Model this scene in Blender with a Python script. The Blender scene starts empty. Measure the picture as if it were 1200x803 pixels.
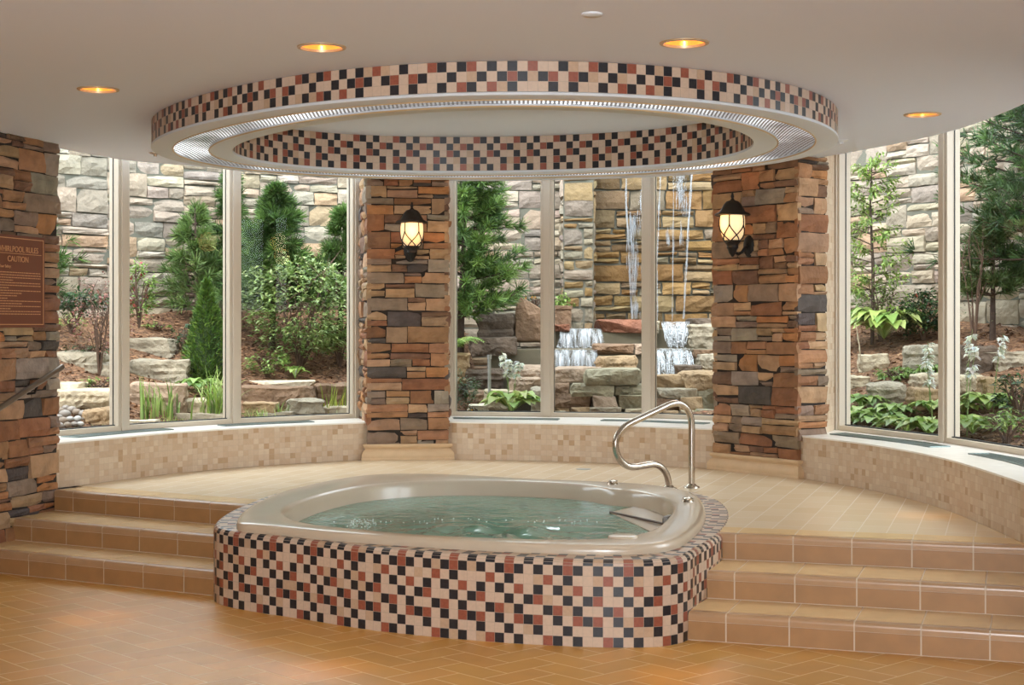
import bpy, bmesh, math, random
from mathutils import Vector, noise
PI = math.pi
scene = bpy.context.scene
COL = scene.collection
F, YH, H = 1780.0, 381.0, 1.69          # focal length in pixels, horizon row, eye height


def at(px, py, z):
    """point of the plane of height z seen at a pixel of the photograph"""
    Y = F * (H - z) / (py - YH)
    return ((px - 600) * Y / F, Y)


def at_y(px, py, Y):
    return Vector(((px - 600) * Y / F, Y, H - (py - YH) * Y / F))


def srgb(r, g, b):
    def c(u):
        u /= 255.0
        return u / 12.92 if u <= .04045 else ((u + .055) / 1.055) ** 2.4
    return (c(r), c(g), c(b))


# ------------------------------------------------------------------ materials
def new_mat(name):
    m = bpy.data.materials.new(name)
    m.use_nodes = True
    nt = m.node_tree
    return m, nt, nt.nodes['Principled BSDF']


def mat(name, col, rough=.6, metal=0., var=0., vscale=8., bump=0., bscale=40., bdist=.01, tint=False, emit=None, estr=0., spec=.5, detail=4., coat=0.):
    m, nt, p = new_mat(name)
    N, L = nt.nodes, nt.links
    p.inputs['Roughness'].default_value = rough
    p.inputs['Metallic'].default_value = metal
    p.inputs['Specular IOR Level'].default_value = spec
    p.inputs['Coat Weight'].default_value = coat
    tc = N.new('ShaderNodeTexCoord')
    src = None
    if tint:
        a = N.new('ShaderNodeAttribute')
        a.attribute_name = 'tint'
        src = a.outputs['Color']
    if var > 0:
        t = N.new('ShaderNodeTexNoise')
        t.inputs['Scale'].default_value = vscale
        t.inputs['Detail'].default_value = detail
        L.new(tc.outputs['Object'], t.inputs['Vector'])
        mr = N.new('ShaderNodeMapRange')
        mr.inputs['From Min'].default_value = .3
        mr.inputs['From Max'].default_value = .7
        mr.inputs['To Min'].default_value = 1 - var
        mr.inputs['To Max'].default_value = 1 + var
        L.new(t.outputs['Fac'], mr.inputs['Value'])
        mx = N.new('ShaderNodeVectorMath')
        mx.operation = 'MULTIPLY'
        if src:
            L.new(src, mx.inputs[0])
        else:
            mx.inputs[0].default_value = col
        L.new(mr.outputs['Result'], mx.inputs[1])
        src = mx.outputs[0]
    if src:
        L.new(src, p.inputs['Base Color'])
    else:
        p.inputs['Base Color'].default_value = (*col, 1)
    if bump > 0:
        t2 = N.new('ShaderNodeTexNoise')
        t2.inputs['Scale'].default_value = bscale
        t2.inputs['Detail'].default_value = 5
        L.new(tc.outputs['Object'], t2.inputs['Vector'])
        b = N.new('ShaderNodeBump')
        b.inputs['Strength'].default_value = bump
        b.inputs['Distance'].default_value = bdist
        L.new(t2.outputs['Fac'], b.inputs['Height'])
        L.new(b.outputs['Normal'], p.inputs['Normal'])
    if emit:
        p.inputs['Emission Color'].default_value = (*emit, 1)
        p.inputs['Emission Strength'].default_value = estr
    return m


def leaf_mat(name, rough=.45, trans=.35):
    m, nt, p = new_mat(name)
    N, L = nt.nodes, nt.links
    a = N.new('ShaderNodeAttribute')
    a.attribute_name = 'tint'
    L.new(a.outputs['Color'], p.inputs['Base Color'])
    p.inputs['Roughness'].default_value = rough
    t = N.new('ShaderNodeBsdfTranslucent')
    L.new(a.outputs['Color'], t.inputs['Color'])
    mx = N.new('ShaderNodeMixShader')
    mx.inputs['Fac'].default_value = trans
    L.new(p.outputs[0], mx.inputs[1])
    L.new(t.outputs[0], mx.inputs[2])
    L.new(mx.outputs[0], N['Material Output'].inputs['Surface'])
    return m


def glass_mat(name, tint=(.93, .97, .95), ior=1.45, rough=0.):
    m, nt, p = new_mat(name)
    N, L = nt.nodes, nt.links
    N.remove(p)
    tr = N.new('ShaderNodeBsdfTransparent')
    tr.inputs['Color'].default_value = (*tint, 1)
    gl = N.new('ShaderNodeBsdfGlossy')
    gl.inputs['Roughness'].default_value = rough
    fr = N.new('ShaderNodeFresnel')
    fr.inputs['IOR'].default_value = ior
    mx = N.new('ShaderNodeMixShader')
    ge = N.new('ShaderNodeNewGeometry')          # reflect on the outer faces only: the pane is modelled without refraction
    iv = N.new('ShaderNodeMath')
    iv.operation = 'SUBTRACT'
    iv.inputs[0].default_value = 1
    L.new(ge.outputs['Backfacing'], iv.inputs[1])
    ml = N.new('ShaderNodeMath')
    ml.operation = 'MULTIPLY'
    L.new(fr.outputs[0], ml.inputs[0])
    L.new(iv.outputs[0], ml.inputs[1])
    L.new(ml.outputs[0], mx.inputs['Fac'])
    L.new(tr.outputs[0], mx.inputs[1])
    L.new(gl.outputs[0], mx.inputs[2])
    L.new(mx.outputs[0], N['Material Output'].inputs['Surface'])
    return m


# ------------------------------------------------------------------ mesh builder
class MB:
    def __init__(s):
        s.v, s.f, s.m, s.t = [], [], [], []

    def add(s, vs, fs, m=0, t=(1, 1, 1)):
        k = len(s.v)
        s.v.extend(vs)
        for f in fs:
            s.f.append([i + k for i in f])
            s.m.append(m)
            s.t.append(t)

    def quad(s, a, b, c, d, m=0, t=(1, 1, 1)):
        s.add([a, b, c, d], [(0, 1, 2, 3)], m, t)

    def box(s, x0, x1, y0, y1, z0, z1, m=0, t=(1, 1, 1), M=None):
        vs = [(x, y, z) for z in (z0, z1) for y in (y0, y1) for x in (x0, x1)]
        if M is not None:
            vs = [M @ Vector(v) for v in vs]
        s.add(vs, [(0, 2, 3, 1), (4, 5, 7, 6), (0, 1, 5, 4), (2, 6, 7, 3), (0, 4, 6, 2), (1, 3, 7, 5)], m, t)

    def tube(s, pts, r, n=8, m=0, t=(1, 1, 1), cap=True):
        pts = [Vector(p) for p in pts]
        rs = r if isinstance(r, (list, tuple)) else [r] * len(pts)
        vs, fs = [], []
        up = Vector((0, 0, 1))
        prev = None
        for i, p in enumerate(pts):
            d = (pts[min(i + 1, len(pts) - 1)] - pts[max(i - 1, 0)])
            if d.length < 1e-9:
                d = Vector((0, 0, 1))
            d.normalize()
            if prev is None:
                a = d.cross(up)
                if a.length < .05:
                    a = d.cross(Vector((1, 0, 0)))
            else:
                a = prev - d * prev.dot(d)
            a.normalize()
            prev = a
            b = d.cross(a)
            for k in range(n):
                an = 2 * PI * k / n
                vs.append(p + (a * math.cos(an) + b * math.sin(an)) * rs[i])
        for i in range(len(pts) - 1):
            for k in range(n):
                k2 = (k + 1) % n
                fs.append((i * n + k, i * n + k2, (i + 1) * n + k2, (i + 1) * n + k))
        if cap:
            fs.append(tuple(range(n))[::-1])
            fs.append(tuple((len(pts) - 1) * n + k for k in range(n)))
        s.add(vs, fs, m, t)

    def lathe(s, prof, c=(0, 0, 0), n=32, m=0, t=(1, 1, 1)):
        vs, fs = [], []
        for (r, z) in prof:
            for k in range(n):
                a = 2 * PI * k / n
                vs.append((c[0] + r * math.cos(a), c[1] + r * math.sin(a), c[2] + z))
        for i in range(len(prof) - 1):
            for k in range(n):
                k2 = (k + 1) % n
                fs.append((i * n + k, i * n + k2, (i + 1) * n + k2, (i + 1) * n + k))
        s.add(vs, fs, m, t)

    def loft(s, loops, m=0, t=(1, 1, 1), closed=True):
        n = len(loops[0])
        vs, fs = [], []
        for l in loops:
            vs.extend(l)
        for i in range(len(loops) - 1):
            for k in range(n if closed else n - 1):
                k2 = (k + 1) % n
                fs.append((i * n + k, i * n + k2, (i + 1) * n + k2, (i + 1) * n + k))
        s.add(vs, fs, m, t)

    def build(s, name, mats, parent=None, smooth=False, recalc=False, bevel=0., angle=40):
        me = bpy.data.meshes.new(name)
        o = Vector((0, 0, 0))
        if parent is not None:
            o = Vector(parent.get('_o', (0, 0, 0)))
        me.from_pydata([(v[0] - o.x, v[1] - o.y, v[2] - o.z) for v in s.v], [], s.f)
        if not isinstance(mats, (list, tuple)):
            mats = [mats]
        for mm in mats:
            me.materials.append(mm)
        if len(mats) > 1:
            me.polygons.foreach_set('material_index', s.m)
        if any(t != (1, 1, 1) for t in s.t):
            at_ = me.attributes.new('tint', 'FLOAT_COLOR', 'FACE')
            at_.data.foreach_set('color', [c for t in s.t for c in (t[0], t[1], t[2], 1.)])
        if recalc:
            bm = bmesh.new()
            bm.from_mesh(me)
            bmesh.ops.recalc_face_normals(bm, faces=bm.faces)
            bm.to_mesh(me)
            bm.free()
        me.update()
        if smooth:
            me.polygons.foreach_set('use_smooth', [True] * len(me.polygons))
            me.set_sharp_from_angle(angle=math.radians(angle))
        ob = bpy.data.objects.new(name, me)
        COL.objects.link(ob)
        if parent is not None:
            ob.parent = parent
            ob['_o'] = tuple(o)
        if bevel > 0:
            bv = ob.modifiers.new('bevel', 'BEVEL')
            bv.width = bevel
            bv.segments = 2
            bv.limit_method = 'ANGLE'
        return ob


def thing(name, label, cat, loc=(0, 0, 0), rotz=0., group=None):
    o = bpy.data.objects.new(name, None)
    COL.objects.link(o)
    o.location = loc
    o.rotation_euler = (0, 0, rotz)
    o.empty_display_size = .1
    o['label'] = label
    o['category'] = cat
    if group:
        o['group'] = group
    o['_o'] = tuple(loc) if rotz == 0 else (0, 0, 0)   # parts of unrotated things are modelled in world coordinates
    return o


def local_thing(name, label, cat, loc, rotz=0., group=None):
    o = thing(name, label, cat, loc, rotz, group)
    o['_o'] = (0, 0, 0)                                # parts modelled around the thing's own base
    return o


def tag(o, label, cat, group=None, kind=None):
    o['label'] = label
    o['category'] = cat
    if group:
        o['group'] = group
    if kind:
        o['kind'] = kind
    return o


def struct(o, label=None):
    o['kind'] = 'structure'
    if label:
        o['label'] = label
    return o


# ------------------------------------------------------------------ plan curves
def catmull(P, n=8, closed=False):
    P = [Vector((p[0], p[1])) for p in P]
    out = []
    N_ = len(P)
    for i in range(N_ if closed else N_ - 1):
        if closed:
            a, b, c, d = P[i - 1], P[i], P[(i + 1) % N_], P[(i + 2) % N_]
        else:
            b, c = P[i], P[i + 1]
            a = P[i - 1] if i > 0 else b * 2 - c
            d = P[i + 2] if i + 2 < N_ else c * 2 - b
        for k in range(n):
            t = k / n
            out.append(.5 * ((2 * b) + (c - a) * t + (2 * a - 5 * b + 4 * c - d) * t * t + (3 * b - a - 3 * c + d) * t ** 3))
    if not closed:
        out.append(P[-1])
    return out


def resample(P, step=None, closed=False, n=None):
    Q = list(P) + ([P[0]] if closed else [])
    ds = [0.]
    for a, b in zip(Q, Q[1:]):
        ds.append(ds[-1] + (b - a).length)
    tot = ds[-1]
    if n is None:
        n = max(1, round(tot / step))
    out = []
    j = 0
    for i in range(n if closed else n + 1):
        t = tot * i / n
        while j < len(ds) - 2 and ds[j + 1] < t:
            j += 1
        u = (t - ds[j]) / max(1e-9, ds[j + 1] - ds[j])
        out.append(Q[j].lerp(Q[j + 1], u))
    return out


def smooth_path(P, it=2, closed=False):
    P = list(P)
    for _ in range(it):
        Q = list(P)
        for i in range(len(P)):
            if not closed and i in (0, len(P) - 1):
                continue
            Q[i] = (P[i - 1] + P[i] * 2 + P[(i + 1) % len(P)]) / 4
        P = Q
    return P


def normals(P, closed=False):
    out = []
    n = len(P)
    for i in range(n):
        a = P[i - 1] if (closed or i > 0) else P[i]
        b = P[(i + 1) % n] if (closed or i < n - 1) else P[i]
        d = (b - a).normalized()
        out.append(Vector((d.y, -d.x)))       # to the right of the direction of travel
    return out


def poly_sheet(mb, outer, holes, z, m=0):
    bm = bmesh.new()
    edges = []
    for L_ in [outer] + holes:
        vs = [bm.verts.new((p[0], p[1], z)) for p in L_]
        for i in range(len(vs)):
            edges.append(bm.edges.new((vs[i], vs[(i + 1) % len(vs)])))
    bmesh.ops.triangle_fill(bm, use_beauty=True, use_dissolve=False, edges=edges)
    bm.verts.index_update()
    mb.add([v.co.copy() for v in bm.verts], [[v.index for v in f.verts] for f in bm.faces], m)
    bm.free()


def mosaic(mb, path, rows, closed, colour, gap=.0022, raise_=.0012, side=1):
    """square tiles along a plan path; rows = [(offset0, z0, offset1, z1), ...] measured along the path normal * side;
    material 0 is the grout, tile materials start at 1"""
    n = len(path)
    nr = [v * side for v in normals(path, closed)]
    cnt = n if closed else n - 1
    for j, (o0, z0, o1, z1) in enumerate(rows):
        dv = Vector((o1 - o0, z1 - z0))
        ln = dv.length
        dv.normalize()
        nv = Vector((dv.y, -dv.x))            # outward in (offset, z)
        if nv.x < 0 or (abs(nv.x) < 1e-4 and nv.y < 0):
            nv = -nv
        for i in range(cnt):
            i2 = (i + 1) % n
            A, B, na, nb = path[i], path[i2], nr[i], nr[i2]

            def P(u, w, lift):
                o = o0 + dv.x * w + nv.x * lift
                z = z0 + dv.y * w + nv.y * lift
                p = (A + na * o).lerp(B + nb * o, u)
                return (p.x, p.y, z)
            mb.quad(P(0, 0, 0), P(1, 0, 0), P(1, ln, 0), P(0, ln, 0), 0)
            e = gap / 2 / max(.01, (B - A).length)
            mb.quad(P(e, gap / 2, raise_), P(1 - e, gap / 2, raise_), P(1 - e, ln - gap / 2, raise_), P(e, ln - gap / 2, raise_), colour(i, j))


# ------------------------------------------------------------------ stone veneer
def veneer(mb, p0, p1, z0, z1, rng, bands, lens, prot, pal, gap=.008, back=.03, jit=.5, single=.4, m=1):
    """ledge stones on the vertical face p0 -> p1 (outside on the right of the direction of travel)"""
    p0, p1 = Vector(p0), Vector(p1)
    d = (p1 - p0)
    L_ = d.length
    d.normalize()
    nv = Vector((d.y, -d.x))

    def stone(a, b, lo, hi):
        if b - a < .02 or hi - lo < .012:
            return
        g = gap / 2
        nx = max(2, min(6, int((b - a) / (prot * 2.5 + .03)) + 1))
        nz = 3 if hi - lo > .07 else 2
        pr = prot * rng.uniform(.45, 1.1)
        tl = [rng.uniform(-1, 1) * g * .9 for _ in range(4)]
        vs = []
        sx, sz = rng.uniform(-.25, .25) * prot, rng.uniform(-.25, .25) * prot
        for ring in (0, 1):
            for j in range(nz + 1):
                for i in range(nx + 1):
                    u, w = i / nx, j / nz
                    edge = i in (0, nx) or j in (0, nz)
                    x = a + g + (b - a - 2 * g) * u + (1 - 2 * u) * 0
                    z = lo + g + (hi - lo - 2 * g) * w
                    z += (tl[0] * (1 - u) + tl[1] * u) * (1 - w) + (tl[2] * (1 - u) + tl[3] * u) * w
                    if ring == 0:
                        off = pr + sx * (2 * u - 1) + sz * (2 * w - 1) + rng.uniform(-1, 1) * prot * .22 * jit
                        if edge:
                            off -= prot * .35
                            x += rng.uniform(-1, 1) * gap * .5 * jit
                            z += rng.uniform(-1, 1) * gap * .5 * jit
                        if edge and (i in (0, nx)) and (j in (0, nz)):
                            off -= prot * .12
                    else:
                        off = -back
                        if not edge:
                            vs.append(None)
                            continue
                    p = p0 + d * x + nv * off
                    vs.append((p.x, p.y, z))
        W = nx + 1
        K = (nx + 1) * (nz + 1)
        fs = []
        for j in range(nz):
            for i in range(nx):
                q = j * W + i
                fs.append((q, q + 1, q + W + 1, q + W))
        ring = [i for i in range(W)] + [j * W + nx for j in range(1, nz + 1)] + [nz * W + i for i in range(nx - 1, -1, -1)] + [j * W for j in range(nz - 1, 0, -1)]
        for q, r_ in zip(ring, ring[1:] + ring[:1]):
            fs.append((q, q + K, r_ + K, r_))
        mp, out = {}, []
        for q, v in enumerate(vs):
            if v is not None:
                mp[q] = len(out)
                out.append(v)
        c = pal(rng)
        mb.add(out, [tuple(mp[q] for q in f) for f in fs], m, c)
    z = z0
    while z < z1 - .005:
        h = rng.uniform(*bands)
        if z1 - z - h < bands[0] * .7:
            h = z1 - z
        x = 0.
        while x < L_ - .005:
            l = rng.uniform(*lens)
            if L_ - x - l < lens[0] * .6:
                l = L_ - x
            r_ = rng.random()
            if r_ < single or h < bands[0] * 1.1 and r_ < single + .2:
                stone(x, x + l, z, z + h)
            else:
                k = rng.uniform(.32, .68)
                for lo, hi in ((z, z + h * k), (z + h * k, z + h)):
                    if l > lens[0] * 1.7 and rng.random() < .45:
                        c = x + l * rng.uniform(.35, .65)
                        stone(x, c, lo, hi)
                        stone(c, x + l, lo, hi)
                    else:
                        stone(x, x + l, lo, hi)
            x += l
        z += h


def palette(cols, jit=.12, k0=1.):
    tot = sum(w for _, w in cols)

    def f(rng):
        r_ = rng.random() * tot
        for c, w in cols:
            r_ -= w
            if r_ <= 0:
                break
        k = k0 * (1 + rng.uniform(-jit, jit))
        return tuple(min(.95, u * k * (1 + rng.uniform(-.05, .05))) for u in srgb(*c))
    return f


# ------------------------------------------------------------------ rocks
def rock_mesh(sx, sy, sz, seed, box=5., n=26, rough=.03, strata=0.):
    rng = random.Random(seed)
    bm = bmesh.new()
    for _ in range(n):
        d = Vector((rng.gauss(0, 1), rng.gauss(0, 1), rng.gauss(0, 1)))
        k = (abs(d.x) ** box + abs(d.y) ** box + abs(d.z) ** box) ** (1 / box)
        d = d / k * rng.uniform(.9, 1.)
        bm.verts.new((d.x * sx / 2, d.y * sy / 2, d.z * sz / 2))
    for cx in (-1, 1):
        for cy in (-1, 1):
            for cz in (-1, 1):
                q = [rng.uniform(.74, .99) for _ in range(3)]
                bm.verts.new((cx * sx / 2 * q[0], cy * sy / 2 * q[1], cz * sz / 2 * min(.99, q[2] + .08)))
    r = bmesh.ops.convex_hull(bm, input=bm.verts)
    bmesh.ops.delete(bm, geom=[e for e in r['geom_interior'] if isinstance(e, bmesh.types.BMVert)], context='VERTS')
    bmesh.ops.dissolve_limit(bm, angle_limit=math.radians(9), verts=bm.verts, edges=bm.edges)
    mn = min(sx, sy, sz)
    bmesh.ops.bevel(bm, geom=list(bm.edges), offset=mn * .05, segments=1, profile=.6, affect='EDGES')
    bmesh.ops.triangulate(bm, faces=bm.faces)
    long = [e for e in bm.edges if e.calc_length() > max(sx, sy, sz) * .22]
    bmesh.ops.subdivide_edges(bm, edges=long, cuts=1, use_grid_fill=False)
    bmesh.ops.triangulate(bm, faces=bm.faces)
    for lim in (.14, .085):
        long = [e for e in bm.edges if e.calc_length() > max(sx, sy, sz) * lim]
        bmesh.ops.subdivide_edges(bm, edges=long, cuts=1, use_grid_fill=False)
        bmesh.ops.triangulate(bm, faces=bm.faces)
    off = Vector((seed * 1.37, seed * .71, seed * .33))
    for v in bm.verts:
        s_ = 3.0 / max(mn, .12)
        k = noise.noise(v.co * s_ * .4 + off) * .7 + noise.noise(v.co * s_ * 1.1 + off) * .4 + noise.noise(v.co * s_ * 3 + off) * .22
        dv = Vector((v.co.x, v.co.y, 0))
        if dv.length > 1e-5:
            dv.normalize()
        v.co += (v.co.normalized() * k * rough * 1.6 * max(mn, .1)) + dv * strata * mn * noise.noise(Vector((off.x, off.y, v.co.z * 9 / max(sz, .05))))
    bmesh.ops.recalc_face_normals(bm, faces=bm.faces)
    return bm


def rock(label, cx, cy, z0, sx, sy, sz, seed, m, rot=0., tilt=0., cat='rock', name='rock', group=None, **kw):
    bm = rock_mesh(sx, sy, sz, seed, **kw)
    me = bpy.data.meshes.new(name)
    bm.to_mesh(me)
    bm.free()
    me.materials.append(m)
    ob = bpy.data.objects.new(name, me)
    COL.objects.link(ob)
    ob.location = (cx, cy, z0 + sz / 2)
    ob.rotation_euler = (0, tilt, rot)
    return tag(ob, label, cat, group)
# ================================================================== colours and materials of the room
GROUT = mat('grout', srgb(184, 166, 148), .8)
T_BLACK = mat('black_tile', srgb(38, 38, 44), .35, var=.25, vscale=60)
T_RED = mat('terracotta_tile', srgb(150, 84, 64), .4, var=.12, vscale=70)
T_CREAM = mat('cream_tile', srgb(206, 182, 160), .42, var=.05, vscale=60)
T_BEIGE = mat('beige_tile', srgb(192, 162, 134), .42, var=.06, vscale=60)
MOSAIC = [GROUT, T_CREAM, T_BEIGE, T_BLACK, T_RED]
W1 = mat('wall_tile_cream', srgb(212, 190, 164), .5, var=.04, vscale=40)
W2 = mat('wall_tile_beige', srgb(207, 181, 152), .5, var=.04, vscale=40)
W3 = mat('wall_tile_tan', srgb(192, 160, 126), .5, var=.05, vscale=40)
W4 = mat('wall_tile_pale', srgb(218, 199, 174), .5, var=.04, vscale=40)
WGROUT = mat('wall_grout', srgb(200, 178, 154), .8)
BEIGE_MOSAIC = [WGROUT, W1, W2, W3, W4]
STEP_TREAD = mat('step_tread_tile', srgb(226, 192, 142), .26, var=.07, vscale=7)
STEP = mat('step_tile', srgb(166, 124, 80), .45, var=.10, vscale=9, bump=.12, bscale=60, bdist=.004)
STEP_NOSE = mat('step_nosing_tile', srgb(178, 142, 106), .3, var=.06, vscale=9)
STEP_GROUT = mat('step_grout', srgb(214, 196, 174), .8)
FLOOR_T = mat('floor_tile', (1, 1, 1), .36, var=.07, vscale=5, tint=True, bump=.03, bscale=50, bdist=.003)
FLOOR_G = mat('floor_grout', srgb(240, 214, 172), .45)
CEIL = mat('ceiling_paint', srgb(230, 239, 255), .9, bump=.08, bscale=130, bdist=.003)
WALLP = mat('wall_paint', srgb(214, 190, 160), .85)
SILL = mat('sill_marble', srgb(246, 241, 232), .3, var=.05, vscale=12)
FRAME = mat('window_frame_paint', srgb(205, 192, 172), .45)
GASKET = mat('window_gasket', srgb(40, 44, 44), .6)
GLASS = glass_mat('window_glass', (.985, .995, .988), 1.2)
GEL = mat('acrylic_shell', srgb(202, 186, 164), .25, var=.02, vscale=6, coat=.3)
CHROME = mat('brushed_steel', srgb(196, 186, 172), .22, 1.)
DARKPL = mat('dark_plastic', srgb(52, 50, 50), .4)
GREYPL = mat('grey_plastic', srgb(150, 145, 140), .35)
IRON = mat('black_iron', srgb(24, 20, 18), .5, .3)
MORTAR = mat('veneer_mortar', srgb(44, 36, 30), .9)
STONE = mat('ledge_stone', (1, 1, 1), .8, var=.22, vscale=9, tint=True, bump=.8, bscale=34, bdist=.012)
LIMESTONE = mat('limestone_moulding', srgb(214, 184, 146), .6, var=.06, vscale=10)
GRILLE = mat('grille_aluminium', srgb(128, 142, 138), .4, .6)
GRILLE_D = mat('grille_slot', srgb(52, 66, 64), .6)
PLASTER = mat('ring_plaster', srgb(220, 226, 232), .7)
BRASS = mat('downlight_trim', srgb(196, 170, 136), .4, .3)

C = Vector((-.15, 10.1))
P = .457
R3 = P / 3
TILE = .0527

# ------------------------------------------------------------------ measured plan curves
KNEE_SEG = [[(-3.45, 11.44), (-3.08, 12.13), (-2.83, 12.6), (-2.24, 13.26), (-1.66, 13.70), (-1.22, 13.98)],
            [(-.64, 14.04), (-.45, 13.93), (.1, 13.82), (.77, 13.6), (1.49, 13.16), (1.86, 12.98)],
            [(2.22, 12.5), (2.38, 12.1), (2.64, 11.5), (2.83, 10.7), (2.9, 10.1), (2.91, 9.42), (2.89, 8.57), (2.84, 7.95)]]
KNEE_P = []
for s_ in KNEE_SEG:
    KNEE_P += resample(smooth_path(catmull(s_, 10), 12), .0527)
FRAME_P = [(-3.95, 11.65), (-3.285, 12.83), (-2.51, 13.75), (-1.49, 14.53)], [(-.60, 14.88), (.339, 14.72), (1.30, 14.52), (1.93, 14.14)], [(2.76, 12.88), (3.27, 11.5), (3.58, 9.9), (3.55, 8.1)]
CEIL_EDGE = [(-4.2, 10.95), (-3.50, 11.65), (-3.24, 12.43), (-2.98, 12.76), (-2.3, 13.4), (-1.5, 14.0), (-.5, 14.35), (.4, 14.25), (1.3, 13.95), (1.95, 13.4), (2.62, 12.06), (3.08, 10.7), (3.15, 9.35), (3.1, 8.2)]
S_Z = .80


def ring_r(a):
    return (2.2642 + .0063 * math.cos(a) - .0145 * math.sin(a) + .0064 * math.cos(2 * a) - .1141 * math.sin(2 * a) - .0083 * math.cos(3 * a) + .0838 * math.sin(3 * a))


RC = Vector((-.14, 10.17))
RING = [RC + Vector((math.cos(a), math.sin(a))) * ring_r(a) for a in [2 * PI * i / 360 for i in range(360)]]     # counter-clockwise


def inset(path, d):
    nr = normals(path, True)                 # counter-clockwise travel: right = outward
    return [p - n_ * d for p, n_ in zip(path, nr)]


# ================================================================== floor
def herringbone():
    mb = MB()
    rng = random.Random(3)
    W = .166
    ca, sa = math.cos(math.radians(-47)), math.sin(math.radians(-47))
    g = .0042

    def rect(u0, v0, u1, v1):
        cx, cy = (u0 + u1) / 2 * W, (v0 + v1) / 2 * W
        X, Y = cx * ca - cy * sa + .05, cx * sa + cy * ca + 6.07
        if not (-5.2 < X < 5.2 and -4.2 < Y < 11.6):
            return
        k = rng.uniform(.93, 1.06)
        c = srgb(210, 156, 78)
        c = (c[0] * k, c[1] * k * rng.uniform(.97, 1.03), c[2] * k * rng.uniform(.94, 1.06))
        q = []
        for (u, v) in ((u0 * W + g, v0 * W + g), (u1 * W - g, v0 * W + g), (u1 * W - g, v1 * W - g), (u0 * W + g, v1 * W - g)):
            q.append((u * ca - v * sa + .05, u * sa + v * ca + 6.07, 0.))
        mb.quad(*q, 0, c)
    for n_ in range(-60, 60):
        for m_ in range(-50, 50):
            x, y = n_ + 2 * m_, -n_ + 2 * m_
            rect(x, y, x + 2, y + 1)
            rect(x + 2, y, x + 3, y + 2)
    mb.quad((-5.6, -4.6, -.0007), (5.6, -4.6, -.0007), (5.6, 12.0, -.0007), (-5.6, 12.0, -.0007), 1)
    mb.box(-5.6, 5.6, -4.6, 12., -.25, -.004, 1)
    mb.box(-4.3, 3.75, 12., 15.2, -.25, -.004, 1)
    struct(mb.build('floor', [FLOOR_T, FLOOR_G]), 'orange tan herringbone tile floor')


herringbone()

# ================================================================== tub outlines
CURB = [(-1.85, 9.42), (-1.76, 9.17), (-1.5, 8.93), (-1.18, 8.71), (-.8, 8.42), (-.387, 8.21), (0, 8.06), (.375, 7.97), (.63, 7.95), (.81, 7.99), (.94, 8.13), (1.02, 8.36), (1.12, 8.6),
        (1.25, 9.0), (1.37, 9.5), (1.45, 10.0), (1.475, 10.5), (1.43, 10.95), (1.27, 11.35), (.98, 11.66), (.45, 11.95), (-.2, 12.26), (-.8, 12.35), (-1.22, 12.22), (-1.52, 11.8), (-1.75, 11.1), (-1.85, 10.4), (-1.88, 9.85)]
RIM = [(-1.66, 9.15), (-1.57, 9.02), (-1.38, 8.9), (-.956, 8.62), (-.53, 8.43), (-.22, 8.3), (.12, 8.2), (.46, 8.14), (.7, 8.15), (.86, 8.28), (.97, 8.52), (1.13, 9.1), (1.24, 9.72), (1.29, 10.3),
       (1.27, 10.75), (1.15, 11.1), (.92, 11.36), (.6, 11.52), (.17, 11.68), (-.4, 12.0), (-.78, 12.1), (-1.1, 12.03), (-1.36, 11.65), (-1.6, 10.98), (-1.70, 10.3), (-1.72, 9.7)]
INNER = [(-1.454, 9.763), (-1.383, 9.356), (-1.18, 9.011), (-0.936, 8.828), (-0.61, 8.614), (-0.285, 8.482), (0.051, 8.39), (0.305, 8.37), (0.508, 8.411), (0.692, 8.563), (0.834, 8.848), (0.936, 9.255), (1.027, 9.712), (1.058, 10.119), (1.017, 10.475), (0.885, 10.78), (0.712, 10.943), (0.57, 11.187), (0.366, 11.35), (0.0, 11.492), (-0.407, 11.553), (-0.763, 11.462), (-1.088, 11.167), (-1.292, 10.729), (-1.414, 10.221)]
curb_s = smooth_path(catmull(CURB, 8, True), 6, True)
if True:
    # start the curb tiles where the photograph's pattern starts, near the middle of the front
    k0 = min(range(len(curb_s)), key=lambda i: (curb_s[i] - Vector((-.19, 8.18))).length)
    curb_s = curb_s[k0:] + curb_s[:k0]
per = sum((curb_s[i] - curb_s[i - 1]).length for i in range(len(curb_s)))
CURB_P = resample(curb_s, closed=True, n=6 * round(per / TILE / 6))
PAT = [dict(zip(range(6), r)) for r in ('BcBRBc', 'cRcBcc', 'BcBcRc', 'RccBcB', 'cBRcBc', 'RcBcRB', 'BccBcc', 'cRBcBc')]


def tile_index(ch, i, j):
    if ch == 'B':
        return 3
    if ch == 'R':
        return 4
    return 2 if random.Random(i * 131 + j * 7919).random() < .16 else 1


def build_curb():
    mb = MB()
    nz = 8
    zt = .425
    rows = []
    for k in range(nz):                       # row 0 of the pattern is the top one
        rows.append((0, zt - (k + 1) * zt / nz, 0, zt - k * zt / nz))
    mosaic(mb, CURB_P, rows, True, lambda i, j: tile_index(PAT[j][i % 6], i, j))
    # rounded top row and flat top rows
    arc = [(-(1 - math.cos(a)) * .032, zt + math.sin(a) * .032) for a in (0, PI / 6, PI / 3, PI / 2)]
    top = ['cBcRcB', 'BcccBc', 'cBRcBc', 'ccBccB', 'RBccBc']
    for q in range(3):
        mosaic(mb, CURB_P, [(arc[q][0], arc[q][1], arc[q + 1][0], arc[q + 1][1])], True, lambda i, j: tile_index(top[0][i % 6], i, 20), gap=.0015)
    o = arc[3][0]
    for q in range(1, 5):
        mosaic(mb, CURB_P, [(o - .0505, P, o, P)], True, lambda i, j: tile_index(top[q][i % 6], i, 20 + q))
        o -= .0505
    ob = mb.build('tub_surround', MOSAIC)
    tag(ob, 'raised tub surround tiled in black, terracotta and cream checkered mosaic', 'tub surround')


build_curb()

TC = Vector((-.3, 10.1))


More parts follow.
